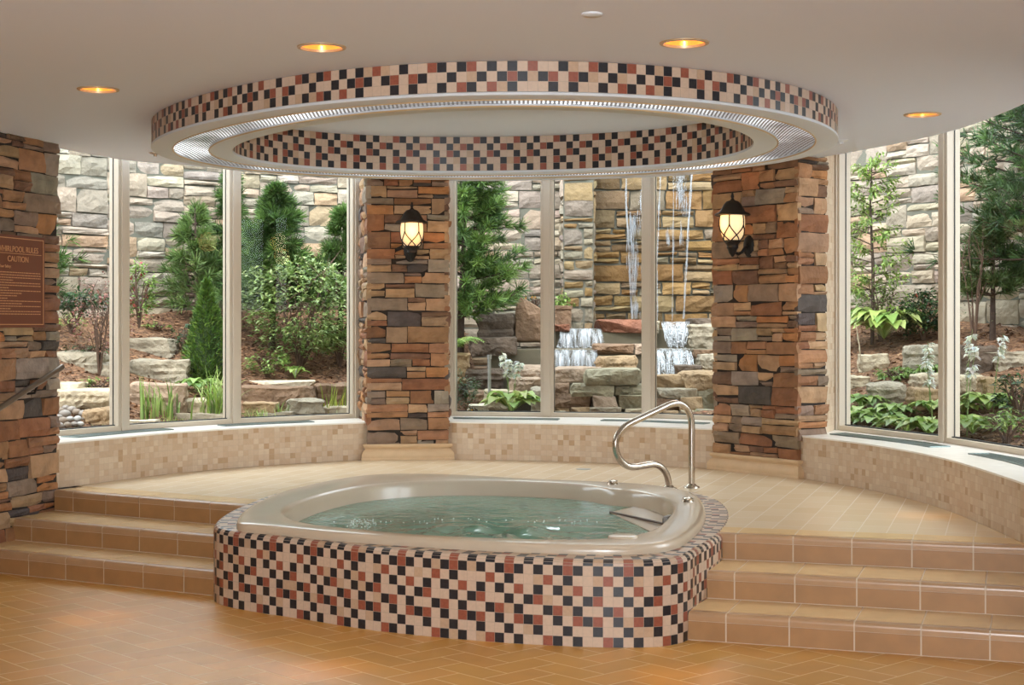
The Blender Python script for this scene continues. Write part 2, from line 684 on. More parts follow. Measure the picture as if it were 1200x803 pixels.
def polar_loop(pts, n=144):
    c = smooth_path(catmull(pts, 8, True), 3, True)
    an = sorted(((math.atan2(p.y - TC.y, p.x - TC.x), (p - TC).length) for p in c))
    an = [(an[-1][0] - 2 * PI, an[-1][1])] + an + [(an[0][0] + 2 * PI, an[0][1])]
    out = []
    j = 0
    for i in range(n):
        a = -PI + 2 * PI * i / n
        while j < len(an) - 2 and an[j + 1][0] < a:
            j += 1
        u = (a - an[j][0]) / max(1e-9, an[j + 1][0] - an[j][0])
        r = an[j][1] + (an[j + 1][1] - an[j][1]) * u
        out.append((a, r))
    return out


RIM_L = polar_loop(RIM)
INN_L = polar_loop(INNER)


def loop3(L, d, z, k=1.):
    return [(TC.x + math.cos(a) * (r * k + d), TC.y + math.sin(a) * (r * k + d), z) for a, r in L]


def build_tub():
    t = thing('hot_tub', 'cream acrylic whirlpool tub shell set in the mosaic surround', 'hot tub', (TC.x, TC.y, P))
    mb = MB()
    T = .51
    loops = [loop3(RIM_L, -.004, P - .06), loop3(RIM_L, 0, P + .004), loop3(RIM_L, 0, T - .03), loop3(RIM_L, -.006, T - .013), loop3(RIM_L, -.018, T - .003), loop3(RIM_L, -.042, T),
             loop3(INN_L, .028, T + .001), loop3(INN_L, .012, T - .004), loop3(INN_L, 0, T - .02), loop3(INN_L, -.012, T - .05), loop3(INN_L, -.035, .38), loop3(INN_L, -.07, .18), loop3(INN_L, -.1, .08),
             loop3(INN_L, -.14, .05), loop3(INN_L, -.42, .03), loop3(INN_L, -.47, 0.), loop3(INN_L, -.5, -.2), loop3(INN_L, -.55, -.26), loop3(INN_L, 0, -.27, .3), loop3(INN_L, 0, -.27, .01)]
    mb.loft(loops)
    mb.build('shell', GEL, t, smooth=True, angle=50, recalc=True)
    # jets in pairs on the seat backs, under water
    for (px, py) in ((388, 601), (391, 606), (521, 588), (521, 597), (616, 592), (616, 600)):
        x, y = at(px, py, .33)
        a = math.atan2(y - TC.y, x - TC.x)
        r = min(INN_L, key=lambda q: abs(q[0] - a))[1] - (.042 if py in (601, 588, 592) else .05)
        z = .325 if py in (601, 588, 592) else .25
        j = MB()
        c = Vector((TC.x + math.cos(a) * r, TC.y + math.sin(a) * r, z))
        d = Vector((-math.cos(a), -math.sin(a), .15)).normalized()
        j.tube([c - d * .02, c + d * .008, c + d * .012], [.034, .034, .02], 16)
        j.build('jet', DARKPL, t, smooth=True)
    for (px, py, m_, z) in ((718, 567.5, CHROME, T), (806, 588, CHROME, T)):
        x, y = at(px, py, z)
        j = MB()
        j.lathe([(0, .03), (.022, .03), (.03, .026), (.03, .016), (.036, .013), (.042, .0), ], (x, y, z - .002), 20)
        for k in range(5):
            a = k * 2 * PI / 5
            j.tube([(x + .014 * math.cos(a), y + .014 * math.sin(a), z + .026), (x + .036 * math.cos(a), y + .036 * math.sin(a), z + .022)], .006, 6)
        j.build('control_knob', m_, t, smooth=True)
    x, y = at(727, 631.5, T)
    j = MB()
    j.lathe([(0, .012), (.07, .012), (.082, .008), (.086, 0), (.086, -.02)], (x + .02, y + .06, T), 36)
    j.build('filter_lid', GEL, t, smooth=True)
    # suction grille on the right side wall
    x, y = 1.02, 9.58
    g = MB()
    a = math.atan2(y - TC.y, x - TC.x)
    r = min(INN_L, key=lambda q: abs(q[0] - a))[1] - .03
    M = __import__('mathutils').Matrix.Translation((TC.x + math.cos(a) * r, TC.y + math.sin(a) * r, .44)) @ __import__('mathutils').Matrix.Rotation(a, 4, 'Z')
    g.box(-.012, .012, -.055, .055, -.045, .045, 0, M=M)
    for s in (-1, 1):
        for q in (-1, 1):
            g.box(-.02, 0, s * .025 - .018, s * .025 + .018, q * .02 - .014, q * .02 + .014, 1, M=M)
    g.build('suction_grille', [GREYPL, DARKPL], t)
    # dark seam of the moulded corner seat at the right
    x0, y0 = at(715, 601, .40)
    x1, y1 = at(777, 616, .40)
    s = MB()
    s.tube([(x0, y0, .405), ((x0 + x1) / 2, (y0 + y1) / 2, .41), (x1, y1, .412)], .008, 8)
    s.build('seat_edge', mat('seat_trim', srgb(96, 80, 68), .5), t, smooth=True)
    # corner seat itself: a moulded slab between the seam and the wall
    s = MB()
    top, bot = [], []
    seat = [(x0, y0), (x1, y1)]
    for a_, r_ in INN_L:
        if -.62 < a_ < .55:
            seat.append((TC.x + math.cos(a_) * (r_ - .03), TC.y + math.sin(a_) * (r_ - .03)))
    cx = sum(p[0] for p in seat) / len(seat)
    cy = sum(p[1] for p in seat) / len(seat)
    seat.sort(key=lambda p: math.atan2(p[1] - cy, p[0] - cx))
    s.add([(p[0], p[1], .402) for p in seat] + [(p[0], p[1], .1) for p in seat], [tuple(range(len(seat)))] + [(i, (i + 1) % len(seat), (i + 1) % len(seat) + len(seat), i + len(seat)) for i in range(len(seat))])
    s.build('corner_seat', GEL, t)


build_tub()


def build_water():
    m, nt, p = new_mat('tub_water')
    N, L = nt.nodes, nt.links
    N.remove(p)
    tr = N.new('ShaderNodeBsdfTransparent')
    tr.inputs['Color'].default_value = (.56, .82, .70, 1)
    df = N.new('ShaderNodeBsdfDiffuse')
    df.inputs['Color'].default_value = (.36, .61, .49, 1)
    gl = N.new('ShaderNodeBsdfGlossy')
    gl.inputs['Roughness'].default_value = .04
    tc = N.new('ShaderNodeTexCoord')
    nz = N.new('ShaderNodeTexNoise')
    nz.inputs['Scale'].default_value = 6
    nz.inputs['Detail'].default_value = 3
    L.new(tc.outputs['Object'], nz.inputs['Vector'])
    b = N.new('ShaderNodeBump')
    b.inputs['Strength'].default_value = .18
    b.inputs['Distance'].default_value = .05
    L.new(nz.outputs['Fac'], b.inputs['Height'])
    fr = N.new('ShaderNodeFresnel')
    fr.inputs['IOR'].default_value = 1.33
    m1 = N.new('ShaderNodeMixShader')
    m1.inputs['Fac'].default_value = .6
    m2 = N.new('ShaderNodeMixShader')
    L.new(b.outputs[0], gl.inputs['Normal'])
    L.new(b.outputs[0], fr.inputs['Normal'])
    L.new(tr.outputs[0], m1.inputs[1])
    L.new(df.outputs[0], m1.inputs[2])
    L.new(fr.outputs[0], m2.inputs['Fac'])
    L.new(m1.outputs[0], m2.inputs[1])
    L.new(gl.outputs[0], m2.inputs[2])
    L.new(m2.outputs[0], N['Material Output'].inputs['Surface'])
    mb = MB()
    zw = .398
    loops = []
    for k in [.985 - .06 * i for i in range(16)] + [.02]:
        lp = loop3(INN_L, -.026, zw, k)
        out = []
        for x, y, z in lp:
            q = max(0., 1 - ((x + .1) / .9) ** 2 - ((y - 9.3) / .75) ** 2)
            out.append((x, y, z + q * .035 * (noise.noise(Vector((x * 5, y * 5, 0))) + .6 * noise.noise(Vector((x * 11, y * 11, 3))))))
        loops.append(out)
    mb.loft(loops)
    ob = mb.build('tub_water', m, smooth=True, angle=180)
    tag(ob, 'green tinted water churning in the whirlpool tub', 'water', kind='stuff')
    # froth thrown up by the jets
    fm = mat('froth', srgb(226, 240, 236), .3)
    rng = random.Random(8)
    mb = MB()
    for (px, py, n_, sp) in ((425, 617, 60, .05), (470, 613, 10, .2), (560, 610, 12, .3), (660, 612, 14, .16)):
        x0, y0 = at(px, py, zw)
        for _ in range(n_):
            x, y, r = x0 + rng.gauss(0, sp), y0 + rng.gauss(0, .05), rng.uniform(.003, .007)
            z = zw + (rng.uniform(0, .04) if px == 425 else rng.uniform(.002, .012))
            vs = [(x + r, y, z), (x - r, y, z), (x, y + r, z), (x, y - r, z), (x, y, z + r), (x, y, z - r)]
            mb.add(vs, [(0, 2, 4), (2, 1, 4), (1, 3, 4), (3, 0, 4), (2, 0, 5), (1, 2, 5), (3, 1, 5), (0, 3, 5)])
    tag(mb.build('froth', fm, smooth=True, angle=180), 'white froth bubbling on the tub water', 'bubbles', kind='stuff')


build_water()


# ================================================================== steps and deck
def step_run(name, label, a, b, h, depth, phase, L_=.335):
    """one tiled step: nosing line a -> b (outside on the right), tread height h"""
    a, b = Vector(a), Vector(b)
    d = (b - a).normalized()
    ln = (b - a).length
    nv = Vector((d.y, -d.x))
    mb = MB()
    g = .004

    def ext(prof, u0, u1, m):
        l0 = [(*(a + d * u0 + nv * o), z) for o, z in prof]
        l1 = [(*(a + d * u1 + nv * o), z) for o, z in prof]
        n_ = len(prof)
        mb.add(l0 + l1, [(i, (i + 1) % n_, n_ + (i + 1) % n_, n_ + i) for i in range(n_)] + [tuple(range(n_))[::-1], tuple(range(n_, 2 * n_))], m)
    r = .022
    nose = [(-.065, h), (-r, h)] + [(-r + r * math.sin(t), h - r + r * math.cos(t)) for t in (PI / 8, PI / 4, 3 * PI / 8, PI / 2)] + [(0, h - .046), (-.014, h - .046), (-.014, h - .03), (-.065, h - .03)]
    riser = [(-.003, h - .049), (-.003, h - R3 + .004), (-.018, h - R3 + .004), (-.018, h - .049)]
    back = [(-depth, h), (-.069, h), (-.069, h - .03), (-depth, h - .03)]
    u = -phase
    while u < ln:
        u0, u1 = max(0, u + g), min(ln, u + L_ - g)
        if u1 - u0 > .02:
            ext(nose, u0, u1, 1)
            ext(riser, u0, u1, 0)
            if depth > .1:
                ext(back, u0, u1, 3)
        u += L_
    core = [(-depth, h - .003), (-.012, h - .003), (-.006, h - .012), (-.006, h - R3), (-depth, h - R3)]
    ext(core, 0, ln, 2)
    return struct(mb.build(name, [STEP, STEP_NOSE, STEP_GROUT, STEP_TREAD]), label)


L_END = [[(-4.05, 10.64), (-1.72, 9.39)], [(-3.85, 11.01), (-1.80, 9.895)], [(-3.42, 11.345), (-1.72, 10.33)]]
R_END = [[(.82, 8.185), (4.3, 6.985)], [(1.02, 8.565), (4.3, 7.47)], [(1.15, 9.0), (4.3, 8.03)]]
for k in range(3):
    nm = ['lowest', 'middle', 'topmost'][k]
    step_run('step', f'{nm} tiled step of the left flight', *L_END[k], (k + 1) * R3, .52 if k < 2 else .305, [.10, .17, .14][k])
    step_run('step', f'{nm} tiled step of the right flight', *R_END[k], (k + 1) * R3, .52 if k < 2 else .305, [.0, .10, .16][k])


def deck_mat():
    m, nt, p = new_mat('deck_tile')
    N, L = nt.nodes, nt.links
    tc = N.new('ShaderNodeTexCoord')
    mp = N.new('ShaderNodeMapping')
    mp.inputs['Rotation'].default_value = (0, 0, math.radians(-72))
    br = N.new('ShaderNodeTexBrick')
    br.inputs['Scale'].default_value = 1
    br.inputs['Brick Width'].default_value = .335
    br.inputs['Row Height'].default_value = .168
    br.inputs['Mortar Size'].default_value = .0032
    br.inputs['Mortar Smooth'].default_value = .1
    br.inputs['Bias'].default_value = 0
    br.offset = .5
    br.inputs['Color1'].default_value = (*srgb(226, 204, 172), 1)
    br.inputs['Color2'].default_value = (*srgb(219, 195, 160), 1)
    br.inputs['Mortar'].default_value = (*srgb(240, 226, 204), 1)
    L.new(tc.outputs['Object'], mp.inputs['Vector'])
    L.new(mp.outputs[0], br.inputs['Vector'])
    L.new(br.outputs['Color'], p.inputs['Base Color'])
    p.inputs['Roughness'].default_value = .27
    return m


DECK = deck_mat()


def build_deck():
    i0 = min(range(len(CURB_P)), key=lambda i: (CURB_P[i] - Vector((-1.86, 10.66))).length)
    i1 = min(range(len(CURB_P)), key=lambda i: (CURB_P[i] - Vector((1.25, 9.0))).length)
    n_ = len(CURB_P)
    back = []
    i = i0
    # travel from the left junction behind the tub to the right one
    step = -1
    while True:
        back.append(CURB_P[i] + (CURB_P[i] - TC).normalized() * -.036)
        if i == i1:
            break
        i = (i + step) % n_
    a, b = Vector(L_END[2][0]), Vector(L_END[2][1])
    nv = Vector((b.y - a.y, a.x - b.x)).normalized()
    c, d = Vector(R_END[2][0]), Vector(R_END[2][1])
    nw = Vector((d.y - c.y, c.x - d.x)).normalized()
    out = [a - nv * .29 + (a - b).normalized() * .3, b - nv * .29] + back
    out += [d - nw * .302]
    kn = [p_ for p_ in KNEE_P]
    nk = normals(kn)
    far = [p_ - q * .03 for p_, q in zip(kn, nk)][::-1]
    far = [q for q in far if q.y > 8.25]
    out += [Vector((4.3, 8.6))] + far[::3]
    mb = MB()
    poly_sheet(mb, out, [], P - .0005)
    struct(mb.build('floor_deck', DECK, recalc=True), 'cream tiled deck around the tub')


build_deck()

# ================================================================== knee wall, sill, jambs
rngw = random.Random(21)


def beige(i, j):
    r = rngw.random()
    return 1 if r < .46 else 2 if r < .76 else 4 if r < .92 else 3


def build_knee():
    mb = MB()
    rows = [(0, P + k * (S_Z - .004 - P) / 7, 0, P + (k + 1) * (S_Z - .004 - P) / 7) for k in range(7)]
    mosaic(mb, KNEE_P, rows, False, beige, side=1)
    # bullnose at the sill edge
    ob = mb.build('wall_knee', BEIGE_MOSAIC)
    struct(ob, 'low curved knee wall of beige mosaic under the windows')


build_knee()


def full_frame():
    pts = []
    for f_ in FRAME_P:
        pts += [Vector(p_) for p_ in f_]
    return pts


def build_sill():
    K = KNEE_P
    ff = resample(full_frame(), n=len(K) - 1)
    # pair every knee point with the frame line along the ray from C
    pts = full_frame()

    def ray(p_):
        dr = (p_ - C).normalized()
        best = None
        for a, b in zip(pts, pts[1:]):
            e = b - a
            den = dr.x * e.y - dr.y * e.x
            if abs(den) < 1e-9:
                continue
            w = a - C
            t = (w.x * e.y - w.y * e.x) / den
            u = (w.x * dr.y - w.y * dr.x) / den
            if t > 0 and -.02 <= u <= 1.02 and (best is None or t < best):
                best = t
        return C + dr * ((best or 3.9) + .12)
    nk = normals(K)
    A, B = [], []
    for p_, q in zip(K, nk):
        A.append(p_ + q * .006)
        B.append(ray(p_))
    mb = MB()
    n_ = len(A)
    for i in range(n_ - 1):
        for (z, m_) in ((S_Z, 0),):
            mb.quad((*A[i], z), (*A[i + 1], z), (*B[i + 1], z), (*B[i], z), 0)
        mb.quad((*A[i], S_Z - .012), (*A[i + 1], S_Z - .012), (*A[i + 1], S_Z), (*A[i], S_Z), 0)
        mb.quad((*B[i], 0), (*B[i + 1], 0), (*B[i + 1], S_Z), (*B[i], S_Z), 0)
    struct(mb.build('trim_sill', SILL), 'pale stone window sill')
    return A, B


SILL_A, SILL_B = build_sill()


def sill_at(px):
    """index on the sill whose middle line is seen at image column px"""
    def col(i):
        m_ = SILL_A[i].lerp(SILL_B[i], .5)
        return 600 + m_.x / m_.y * F
    return min(range(len(SILL_A)), key=lambda i: abs(col(i) - px))


def grille(px0, px1, label):
    i0, i1 = sill_at(px0), sill_at(px1)
    n_ = i1 - i0
    if n_ < 2:
        return
    mid = SILL_A[(i0 + i1) // 2]
    t = thing('sill_grille', label, 'vent grille', (mid.x, mid.y, S_Z), group='air grilles set in the window sill')
    w = (SILL_B[(i0 + i1) // 2] - SILL_A[(i0 + i1) // 2]).length - .12
    hw = .065 / max(w, .2)

    def strip(u0, u1, z, m_, nm, sub=None):
        mb = MB()
        for i in range(i0, i1):
            a0, a1 = SILL_A[i].lerp(SILL_B[i], u0), SILL_A[i].lerp(SILL_B[i], u1)
            b0, b1 = SILL_A[i + 1].lerp(SILL_B[i + 1], u0), SILL_A[i + 1].lerp(SILL_B[i + 1], u1)
            mb.quad((*a0, z), (*b0, z), (*b1, z), (*a1, z))
            mb.quad((*a0, S_Z - .002), (*b0, S_Z - .002), (*b0, z), (*a0, z))
            mb.quad((*a1, S_Z - .002), (*b1, S_Z - .002), (*b1, z), (*a1, z))
        return mb.build(nm, m_, t)
    strip(.5 - hw, .5 + hw, S_Z + .001, GRILLE_D, 'slot')
    for k in range(5):
        u = .5 - hw + 2 * hw * (k + .5) / 5
        strip(u - hw * .1, u + hw * .1, S_Z + .004, GRILLE, 'bar')
    fr = MB()
    for u in (.5 - hw * 1.1, .5 + hw * 1.1):
        fr.tube([(*SILL_A[i].lerp(SILL_B[i], u), S_Z + .003) for i in range(i0, i1 + 1)], .006, 6)
    for i in (i0, i1):
        fr.tube([(*SILL_A[i].lerp(SILL_B[i], .5 - hw * 1.1), S_Z + .003), (*SILL_A[i].lerp(SILL_B[i], .5 + hw * 1.1), S_Z + .003)], .006, 6)
    fr.build('frame', GRILLE, t)


grille(80, 196, 'long air grille in the sill beside the left stone pillar')
grille(262, 366, 'air grille in the sill left of the middle stone pillar')
grille(534, 655, 'air grille in the sill right of the middle stone pillar')
grille(706, 828, 'air grille in the sill behind the steel grab rail')
grille(984, 1102, 'air grille in the sill right of the right stone pillar')
grille(1148, 1228, 'dark air grille in the sill at the right edge of the photo')


# ================================================================== windows
def build_window(n_, pts, label, jamb0, jamb1):
    pts = [Vector(p_) for p_ in pts]
    o = bpy.data.objects.new(f'window_{n_}', None)
    COL.objects.link(o)
    mid = (pts[0] + pts[-1]) / 2
    o.location = (mid.x, mid.y, S_Z)
    o['_o'] = tuple(o.location)
    struct(o, label)
    zt = 3.90  # unseen window heads raised to let in more sky light
    Mx = __import__('mathutils').Matrix
    for i, p_ in enumerate(pts):
        a = pts[max(0, i - 1)]
        b = pts[min(len(pts) - 1, i + 1)]
        d = (b - a).normalized()
        an = math.atan2(d.y, d.x)
        M = Mx.Translation((p_.x, p_.y, 0)) @ Mx.Rotation(an, 4, 'Z')
        mb = MB()
        w = .062 if 0 < i < len(pts) - 1 else .045
        mb.box(-w, w, -.012, .10, S_Z, zt, 0, M=M)
        mb.box(-w * .55, w * .55, -.03, -.012, S_Z, zt, 0, M=M)
        mu = mb.build('mullion', FRAME, o, bevel=.003)
        gk = MB()
        for s in (-1, 1):
            gk.box(s * (w + .002) - .003, s * (w + .002) + .003, .048, .056, S_Z + .03, zt, 0, M=M)
        gk.build('gasket', GASKET, mu)
    for i in range(len(pts) - 1):
        a, b = pts[i], pts[i + 1]
        d = (b - a).normalized()
        an = math.atan2(d.y, d.x)
        L_ = (b - a).length
        M = Mx.Translation((a.x, a.y, 0)) @ Mx.Rotation(an, 4, 'Z')
        mb = MB()
        mb.box(.03, L_ - .03, -.01, .10, S_Z, S_Z + .042, 0, M=M)
        mb.box(.03, L_ - .03, -.01, .10, zt - .06, zt, 0, M=M)
        ra_ = mb.build('rail', FRAME, o, bevel=.003)
        gk = MB()
        gk.box(.06, L_ - .06, .034, .064, S_Z + .040, S_Z + .050, 0, M=M)
        gk.build('gasket', GASKET, ra_)
        gl = MB()
        gl.box(.05, L_ - .05, .044, .054, S_Z + .045, zt - .05, 0, M=M)
        gl.build('pane', GLASS, o)
    return o


build_window(1, FRAME_P[0], 'left bay of three tall panes', 0, 0)
build_window(2, FRAME_P[1], 'middle bay of three tall panes before the waterfall', 0, 0)
build_window(3, FRAME_P[2], 'right bay of tall panes', 0, 0)

# ================================================================== stone pillars
PAL_P = palette([((168, 124, 88), 5), ((186, 150, 114), 4), ((150, 102, 70), 4), ((144, 122, 102), 4), ((172, 138, 104), 4), ((126, 94, 72), 3), ((88, 78, 72), 1.2), ((182, 126, 80), 2), ((158, 144, 126), 2)], .12, .86)


def pillar(name, label, corners, faces, z0, z1, seed, lens=(.15, .38), bands=(.085, .165), prot=.036):
    rng = random.Random(seed)
    mb = MB()
    n_ = len(corners)
    mb.add([(*c_, z0) for c_ in corners] + [(*c_, z1) for c_ in corners], [(i, (i + 1) % n_, n_ + (i + 1) % n_, n_ + i) for i in range(n_)], 0)
    for i in faces:
        z0f = faces[i]
        a, b = Vector(corners[i]), Vector(corners[(i + 1) % n_])
        d = (b - a).normalized()
        veneer(mb, a - d * .012, b + d * .012, z0f, z1, rng, bands, lens, prot, PAL_P, gap=.008, single=.5, jit=.9)
    ob = mb.build(name, [MORTAR, STONE], recalc=False)
    return struct(ob, label)


# middle pillar: corners run so that the outside lies on the right of the direction of travel
MA, MBc = Vector((-1.315, 13.86)), Vector((-.592, 13.96))
mid_back_l, mid_back_r = Vector((-1.46, 14.6)), Vector((-.70, 14.75))
pillar('pillar_middle', 'ledge stone pillar in the middle with a lantern', [mid_back_l, MA, MBc, mid_back_r], {0: P + .30, 1: P + .13, 2: P + .3}, P, 3.06, 11)
RA, RB = Vector((1.735, 12.99)), Vector((2.30, 12.22))
rb2 = Vector((2.56, 12.41))
ra2 = Vector((2.02, 13.3))
pillar('pillar_right', 'ledge stone pillar at the right with a lantern', [ra2, RA, RB, rb2], {0: P + .3, 1: P + .13, 2: P + .3}, P, 3.06, 12)
LB = Vector((-3.425, 11.42))
LD = Vector((-.26, -.965)).normalized()
LA = LB + LD * 1.75
pillar('pillar_left', 'dark ledge stone pillar at the left edge', [LB, LA, LA + Vector((-.8, .25)), LB + Vector((-.75, .3))][::-1], {2: -0.0, 3: .0, 1: 0.}, 0, 3.06, 13, lens=(.2, .42)) if False else None


def left_pillar():
    # faces: room side LA -> LB seen from the right; outside must lie on the right of travel
    n_ = Vector((LD.y, -LD.x))
    a, b = LB, LA                 # travel towards the camera
    out = Vector(((b - a).normalized().y, -(b - a).normalized().x))
    if out.x < 0:
        a, b = b, a
    cs = [a, b, b + Vector((-.85, .28 if b is LB else .28)), a + Vector((-.85, .28))]
    pillar('pillar_left', 'dark ledge stone pillar at the left edge with the rules sign', cs, {0: 0.}, 0, 3.06, 13, lens=(.2, .42))


left_pillar()
pillar('pillar_end', 'ledge stone pillar ending the right windows', [(2.82, 7.97), (2.68, 7.2), (3.7, 6.95), (3.75, 7.97)], {0: 0., 1: 0.}, 0, 3.06, 17)


def end_cap_left():
    # far end of the left pillar, facing the window
    rng = random.Random(5)
    mb = MB()
    a, b = LB, LB + Vector((-.85, .28))
    out = Vector(((b - a).normalized().y, -(b - a).normalized().x))
    if out.y < 0:
        a, b = b, a
    veneer(mb, a, b, P, 3.06, rng, (.1, .2), (.2, .42), .024, PAL_P, gap=.007)
    struct(mb.build('pillar_left_end', [MORTAR, STONE]), 'window side of the left stone pillar')


end_cap_left()


def moulding(label, a, b, ra, rb, n_=1):
    """limestone base in front of a pillar: profile swept round the corners with returns"""
    a, b = Vector(a), Vector(b)
    d = (b - a).normalized()
    nv = Vector((d.y, -d.x))
    prof = [(.0, .145), (.028, .145), (.034, .135), (.03, .118), (.012, .104), (.012, .096), (.03, .084), (.046, .06), (.05, .04), (.046, .02), (.05, .014), (.05, 0)]
    mb = MB()
    path = [(a + ra, (-d + Vector((0, 0)))), (a, None), (b, None), (b + rb, None)]
    loops = []
    for o, z in prof:
        l = [a + ra - d * o, a - d * o + nv * o, b + d * o + nv * o, b + rb + d * o]
        loops.append([(p_.x, p_.y, P + z) for p_ in l])
    mb.loft(loops, closed=False)
    l = loops[0]
    mb.add(l, [(0, 1, 2, 3)])
    ob = mb.build('pillar_base', LIMESTONE, smooth=True, angle=35, recalc=True)
    struct(ob, label)
    ob.name = f'trim_{n_}'


moulding('limestone base moulding of the middle pillar', MA - Vector((.01, 0)), MBc + Vector((.01, 0)), Vector((-.05, .3)), Vector((-.05, .3)), 1)
moulding('limestone base moulding of the right pillar', RA, RB, Vector((.2, .2)), Vector((.17, .12)), 2)


def jamb(a, b, z0, nm, label):
    mb = MB()
    path = resample([Vector(a), Vector(b)], .0527)
    nr = int((3.85 - z0) / .0527)
    rows = [(0, z0 + k * .0527, 0, z0 + (k + 1) * .0527) for k in range(nr)]
    mosaic(mb, path, rows, False, beige)
    struct(mb.build(nm, BEIGE_MOSAIC), label)


jamb(rb2 + Vector((-.03, -.02)), (2.745, 12.90), S_Z, 'wall_jamb_right', 'beige mosaic jamb right of the right pillar')
jamb((-1.475, 14.55), mid_back_l + Vector((.02, 0)), S_Z, 'wall_jamb_left', 'beige mosaic jamb beside the middle pillar')
mbj = MB()
mbj.quad((-.72, 14.7, S_Z), (-.58, 14.9, S_Z), (-.58, 14.9, 3.9), (-.72, 14.7, 3.9))
mbj.quad((1.9, 14.2, S_Z), (2.1, 13.2, S_Z), (2.1, 13.2, 3.9), (1.9, 14.2, 3.9))
mbj.quad((2.5, 12.45, S_Z), (2.0, 13.35, S_Z), (2.0, 13.35, 3.9), (2.5, 12.45, 3.9))
struct(mbj.build('wall_pier_back', WALLP), 'painted wall behind the pillars')

# ================================================================== ceiling with the openings for the tub ring, the downlights and the added fill lamps
CAN = [(377, 55), (802, 50), (115, 104.5), (1081, 134)]
CAN_XY = [Vector(at(px, py, 3.05)) for px, py in CAN]
FILL_XY = [Vector(q) for q in ((-1.2, 4.6), (1.2, 4.5), (-3.0, 5.2), (3.0, 5.0), (-1.2, 1.2), (1.2, 1.2), (-3.2, 1.6), (3.2, 1.6))]  # added unseen ceiling lamps that fill the near room, no fixtures
CZ = 3.05
CR = .108
RIN = inset(RING, .53)


def build_ceiling():
    edge = smooth_path(catmull(CEIL_EDGE[1:], 6), 3)
    outer = [Vector((-4.9, 10.6))] + edge + [Vector((4.9, 7.6)), Vector((4.9, -4.3)), Vector((-4.9, -4.3))]
    holes = [RIN[::4]]
    for c_ in CAN_XY + FILL_XY:
        holes.append([c_ + Vector((math.cos(a), math.sin(a))) * CR for a in [2 * PI * i / 28 for i in range(28)]])
    mb = MB()
    poly_sheet(mb, outer, holes, CZ)
    for a, b in zip(edge, edge[1:]):
        mb.quad((*a, CZ), (*b, CZ), (*b, 3.92), (*a, 3.92))
    struct(mb.build('ceiling', CEIL), 'grey white painted ceiling')
    r = MB()
    pts = full_frame()
    roof = [Vector((-5.1, 11.3))] + [C + (p_ - C) * (1.03 if p_.x < 2.5 else 1.22) for p_ in pts] + [Vector((5.1, 8.0)), Vector((5.1, -4.7)), Vector((-5.1, -4.7))]  # unseen eave widened at the right to keep sky light off the deck
    poly_sheet(r, roof, [], 3.92)
    poly_sheet(r, roof, [], 4.1)
    for a, b in zip(roof, roof[1:] + roof[:1]):
        r.quad((*a, 3.92), (*b, 3.92), (*b, 4.1), (*a, 4.1))
    struct(r.build('roof', CEIL), 'roof slab over the room and the window heads, unseen eave widened to shade the right')


build_ceiling()


def downlight(c_, label, seen=True):
    t = thing('downlight', label, 'ceiling light', (c_.x, c_.y, CZ), group='recessed ceiling downlights')
    tr = MB()
    tr.lathe([(CR + .012, 0.0), (CR + .010, -.006), (CR - .006, -.008), (CR - .008, .004)], (c_.x, c_.y, CZ), 40)
    tr.build('trim_ring', BRASS, t, smooth=True)
    cn = MB()
    cn.lathe([(CR - .004, -.002), (CR - .012, .05), (CR - .03, .12), (CR - .052, .17), (.0, .18)], (c_.x, c_.y, CZ), 40)
    cn = cn.build('reflector', REFL, t, smooth=True)
    lp = MB()
    lp.lathe([(0., .012), (.010, .015), (.016, .03), (.019, .08), (.019, .13), (.016, .16), (.014, .175)], (c_.x, c_.y, CZ), 24)
    lp.build('bulb', BULB, cn, smooth=True)


REFL = mat('amber_reflector', srgb(240, 150, 60), .25, .8, emit=srgb(255, 160, 70), estr=1.15)
BULB = mat('downlight_bulb', srgb(255, 240, 220), .4, emit=srgb(255, 226, 180), estr=7.)
for c_, lb in zip(CAN_XY, ('recessed amber downlight left of centre above the tile ring', 'recessed amber downlight right of centre above the tile ring',
                           'recessed amber downlight near the left stone pillar', 'small recessed amber downlight above the right windows')):
    downlight(c_, lb)

for (px, py, z, lb) in ((694, 16, CZ, 'flat round sprinkler cover on the ceiling before the tile ring'), (182, 179, CZ, 'small sprinkler rose on the ceiling left of the tile ring'),
                        (986, 164.5, CZ, 'small sprinkler rose on the ceiling right of the tile ring')):
    x, y = at(px, py, z)
    s = MB()
    s.lathe([(0, -.012), (.04, -.011), (.047, -.006), (.048, .004)] if py < 50 else [(0, -.03), (.012, -.03), (.016, -.014), (.03, -.012), (.05, -.004), (.055, .004)], (x, y, z), 28)
    tag(s.build('sprinkler_cover', PLASTER if px != 182 else CHROME, smooth=True), lb, 'sprinkler')


